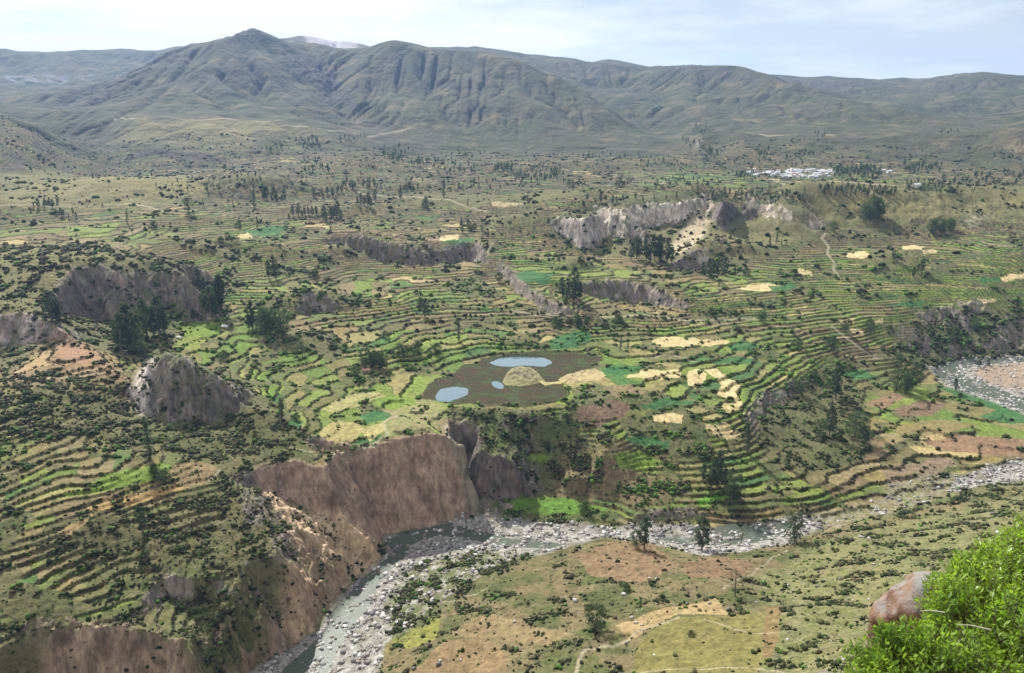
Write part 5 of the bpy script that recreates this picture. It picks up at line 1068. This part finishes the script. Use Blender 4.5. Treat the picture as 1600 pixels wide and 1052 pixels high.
house(353, 514, 11, 'stone hut by the dark field side row of trees', sc_h=.8, name='hut'); house(280, 529, 3, 'small pale hut beside the green field near the large left grove', sc_h=.45, name='hut'); house(572, 582, 9, 'adobe hut with a rusty roof in the hut grove', sc_h=.7, name='hut')
# church
X_, Y_, Z_ = place(1243, 271); o = bpy.data.objects.new('church', None); COL.objects.link(o); o.location = (X_, Y_, Z_); o.rotation_euler = (0, 0, .3); tag(o, 'white village church with a short tower, largest building of the village', 'church')
for nm, me, sc3 in (('nave', HT[0][0], (2.0, 1.7, 2.0)), ('roof', HT[3][1], (2.0, 1.7, 2.0))):
    c = bpy.data.objects.new(nm, me); COL.objects.link(c); c.parent = o; c.scale = sc3
c = bpy.data.objects.new('tower', boxmesh('tower', -14, -9.7, -3, 1.4, -2, 12, WALLM[0])); COL.objects.link(c); c.parent = o
print('houses', time.time() - T0)
# ------------------------------------------------------------------ near bush and rock
def campt(x, y, d):
    """point d metres in front of the viewer seen at a photo pixel"""
    a, b = (x - 800)/FPX, (y - 526)/FPX; return np.array([a*d, (CP - b*SP)*d, CAMZ + (-SP - b*CP)*d])
def near_bush():
    rs = np.random.RandomState(21)
    root = campt(1560, 1290, 3.6); root[2] = ground(root[0], root[1]) + .0
    o = bpy.data.objects.new('leafy_bush', None); COL.objects.link(o); o.location = root; tag(o, 'bright green leafy bush filling the near bottom right corner', 'bush')
    # outline of the crown as seen, with depth: sprays end inside these balls (centre, radius)
    balls = [(1590,905,3.9,.26),(1530,915,3.8,.20),(1490,925,3.7,.12),(1640,860,4.0,.22),(1585,1010,3.5,.30),(1480,1030,3.4,.22),(1400,1040,3.3,.19),(1355,1040,3.25,.12),(1440,1000,3.35,.13),(1345,1075,3.2,.12),(1385,990,3.35,.06),(1660,980,3.7,.35),(1530,1100,3.3,.30),(1400,1110,3.2,.2),(1560,860,4.05,.13),(1610,825,4.1,.10),(1510,880,3.95,.09),(1470,915,3.85,.08),(1465,950,3.6,.08)]
    V, F, Pl, Dl = [], [], [], []
    for bx, by, bd, br in balls:
        c = campt(bx, by, bd) - root; nsp = int(2600*br**2 + 26)
        limb = [np.zeros(3), c*.35 + np.array([0, 0, -.05]), c*.8]; tube(V, F, limb, [.014, .01, .005], 5)
        for k in range(nsp):
            d = rs.randn(3); d /= np.linalg.norm(d); d[2] = abs(d[2])*.9 - .15
            e = c + d*br*rs.rand()**.33; s = c*.8 + (e - c)*.15 + rs.randn(3)*.03
            dr = (e - s); ln = np.linalg.norm(dr) + 1e-6
            tw = min(.22, ln); dr = dr/ln + np.array([-.1, -.1, .75]); dr /= np.linalg.norm(dr); s2 = e - dr*tw
            tube(V, F, [s2, (s2 + e)/2 + rs.randn(3)*.004, e], [.0022, .0016, .0008], 3)
            for t in np.linspace(.25, 1.0, int(rs.randint(7, 15))):
                Pl.append(s2 + dr*tw*t); u = np.cross(dr, rs.randn(3)); u /= np.linalg.norm(u); w_ = u*.9 + dr*.75; Dl.append(w_/np.linalg.norm(w_))
    Pl = np.array(Pl); Dl = np.array(Dl); n = len(Pl); ln = .031*(.6 + .7*rs.rand(n, 1)); nrm = np.cross(Dl, rs.randn(n, 3)); nrm /= np.linalg.norm(nrm, axis=1)[:, None]; sd = np.cross(Dl, nrm)
    wv = ln*.2; A = Pl; B = Pl + Dl*ln*.5 + sd*wv + nrm*ln*.06; Cc = Pl + Dl*ln; D_ = Pl + Dl*ln*.5 - sd*wv + nrm*ln*.06
    LV_ = np.stack([A, B, Cc, D_], 1).reshape(-1, 3)
    m, nt_, bs = mat('fresh_leaves', .42, .45); q = NB(nt_); g_ = q.n('NewGeometry'); nn = q.noise(g_.outputs['Position'], 9, 3, .6); n2_ = q.noise(g_.outputs['Position'], 60, 2, .6)
    c1 = q.mix(q.ramp(nn, .35, .65), (.05, .12, .016), (.19, .34, .035)); c1 = q.mix(q.ramp(q.noise(g_.outputs['Position'], 3.2, 2, .5), .42, .6, 0, .75), c1, (.26, .38, .05)); c1 = q.mix(q.ramp(q.noise(g_.outputs['Position'], 150, 1, .5), .62, .70, 0, .8), c1, (.22, .17, .06)); c1 = q.mix(q.ramp(n2_, .45, .7, 0, .6), c1, (.34, .46, .07)); q.l(c1, bs.inputs['Base Color'])
    tr = q.n('BsdfTranslucent'); q.l(q.mix(1.0, c1, (1.3, 1.4, .5), 'MULTIPLY'), tr.inputs[0]); mx_ = q.n('MixShader'); mx_.inputs[0].default_value = .45
    q.l(bs.outputs[0], mx_.inputs[1]); q.l(tr.outputs[0], mx_.inputs[2]); q.l(mx_.outputs[0], [n__ for n__ in nt_.nodes if n__.type == 'OUTPUT_MATERIAL'][0].inputs[0])
    for nm, me in (('stems', meshfrom('stems', V, F, BARK)), ('foliage', meshfrom('foliage', LV_, np.arange(4*n).reshape(-1, 4), m))):
        c = bpy.data.objects.new(nm, me); COL.objects.link(c); c.parent = o
    # bare dry branches showing through
    DRY = plain('dry_wood', (.40, .36, .30))
    for (xa, ya, xb, yb, d) in ((1438,955,1476,957,3.3),(1495,976,1548,984,3.05)):
        dv, df = [], []; a = campt(xa, ya, d) - root; b = campt(xb, yb, d - .05) - root
        tube(dv, df, [a, a*.6 + b*.4 + np.array([0, 0, .006]), b], [.001, .0022, .003], 5)
        c = bpy.data.objects.new('dry_branch', meshfrom('dry_branch', dv, df, DRY, True)); COL.objects.link(c); c.parent = o
    print('bush leaves', n)
near_bush()
def near_rock():
    bv, bf = ico(5); rs = np.random.RandomState(3)
    out_ = [(1400,905),(1418,882),(1440,874),(1470,880),(1500,900),(1510,960),(1470,1000),(1420,1010),(1375,990),(1368,960),(1388,935)]
    d = 6.3; c = campt(1428, 940, d)
    sc3 = d/FPX*.88; c = campt(1441, 943, d)
    # silhouette rows (height px, left px, right px) around the centre, then carried down to the ground
    g = (c[2] - ground(c[0], c[1]))/sc3 + 40
    rowsR = [(60, 2, 14), (54, -8, 26), (47, -14, 34), (40, -24, 44), (24, -30, 50), (14, -42, 54), (-6, -46, 56), (-22, -60, 56), (-44, -66, 60), (-70, -64, 64), (-g, -60, 80)]
    nth = 72; V, F = [], []; nrow = 60
    hs_ = np.linspace(rowsR[0][0] + 2, rowsR[-1][0], nrow); hk = [a[0] for a in rowsR][::-1]
    for a, hv_ in enumerate(hs_):
        l_ = np.interp(hv_, hk, [q_[1] for q_ in rowsR][::-1]); r_ = np.interp(hv_, hk, [q_[2] for q_ in rowsR][::-1]); k_ = .25 if a == 0 else 1
        for b in range(nth):
            t = 2*math.pi*b/nth; ct, st_ = math.cos(t), math.sin(t); ct = math.copysign(abs(ct)**.75, ct); st_ = math.copysign(abs(st_)**.75, st_)
            V.append(((l_ + r_)/2*sc3 + (r_ - l_)/2*sc3*ct*k_, (r_ - l_)/2*sc3*st_*.9*k_, hv_*sc3))
    for a in range(nrow - 1):
        for b in range(nth): F.append((a*nth + b, (a+1)*nth + b, (a+1)*nth + (b+1) % nth, a*nth + (b+1) % nth))
    V = np.array(V); cx_ = V.reshape(nrow, nth, 3).mean(1, keepdims=True); D_ = (V.reshape(nrow, nth, 3) - cx_)
    nx, ny, nz = V[:, 0]*6, V[:, 1]*6, V[:, 2]*6
    vq = np.floor(nx*.9 + ny*.7 + .4*nz + .6*gnoise(nx*.6, nz*.6)); vr = np.floor(nz*.8 - ny*.5 + .6*gnoise(nx*.7 + 9, nz*.7)); dsp = .16*ridged(nx + ny*.7, nz - ny*.5, 3, .5, 301) + .07*fbm(nx*4 + ny*3, nz*4, 3, .6, 302) + .24*(hash2(vq, vr, 3) - .5)
    V = (cx_ + D_*(1 + dsp.reshape(nrow, nth, 1))).reshape(-1, 3); V = np.vstack([V, [V[:nth].mean(0) + np.array([0, 0, .004])]]); F += [(nrow*nth, b, (b+1) % nth, (b+1) % nth) for b in range(0)]
    bf = np.array(F); cap = np.array([(nrow*nth, b, b+1, (b+2) % nth) for b in range(0, nth, 2)]); bf = np.vstack([bf, cap])
    m, nt_, bs = mat('orange_rock', .85, .25); q = NB(nt_); g_ = q.n('NewGeometry').outputs['Position']; sepn = q.n('SeparateXYZ'); q.l(q.n('NewGeometry').outputs['Normal'], sepn.inputs[0])
    c1 = q.mix(q.ramp(q.noise(g_, 5, 4, .65), .4, .6), (.20, .115, .07), (.10, .055, .038)); c1 = q.mix(q.ramp(q.noise(g_, 11, 3, .7), .52, .66), c1, (.20, .13, .085))
    c1 = q.mix(q.m('MULTIPLY', q.ramp(sepn.outputs[2], .35, .75), q.ramp(q.noise(g_, 6, 4, .7), .42, .54)), c1, (.20, .19, .18)); q.l(c1, bs.inputs['Base Color'])
    bp = q.n('Bump'); bp.inputs['Strength'].default_value = .7; bp.inputs['Distance'].default_value = .03; q.l(q.noise(g_, 18, 5, .65), bp.inputs['Height']); q.l(bp.outputs[0], bs.inputs['Normal'])
    o = bpy.data.objects.new('orange_rock', meshfrom('orange_rock', V, bf, m, True)); COL.objects.link(o); o.location = c; tag(o, 'rust orange boulder with a grey weathered top just behind the near green bush', 'rock')
near_rock()
print('near', time.time() - T0)
# ------------------------------------------------------------------ haze
def haze():
    me = bpy.data.meshes.new('haze'); x0, x1, y0, y1, z0, z1 = -9000, 9000, -300, 9000, -40, float(H.max()) + 25
    v = [(x, y, z) for z in (z0, z1) for x, y in ((x0, y0), (x1, y0), (x1, y1), (x0, y1))]
    me.from_pydata(v, [], [(0, 3, 2, 1), (4, 5, 6, 7), (0, 1, 5, 4), (1, 2, 6, 5), (2, 3, 7, 6), (3, 0, 4, 7)])
    m = bpy.data.materials.new('haze'); m.use_nodes = True; n = m.node_tree.nodes; n.clear()
    o = n.new('ShaderNodeOutputMaterial'); p = n.new('ShaderNodeVolumePrincipled'); m.node_tree.links.new(p.outputs[0], o.inputs['Volume'])
    p.inputs['Color'].default_value = (.30, .50, .86, 1); p.inputs['Density'].default_value = HAZE; p.inputs['Anisotropy'].default_value = .3
    me.materials.append(m); ob = bpy.data.objects.new('haze', me); COL.objects.link(ob); tag(ob, kind='stuff')
HAZE = 0.00005
haze()
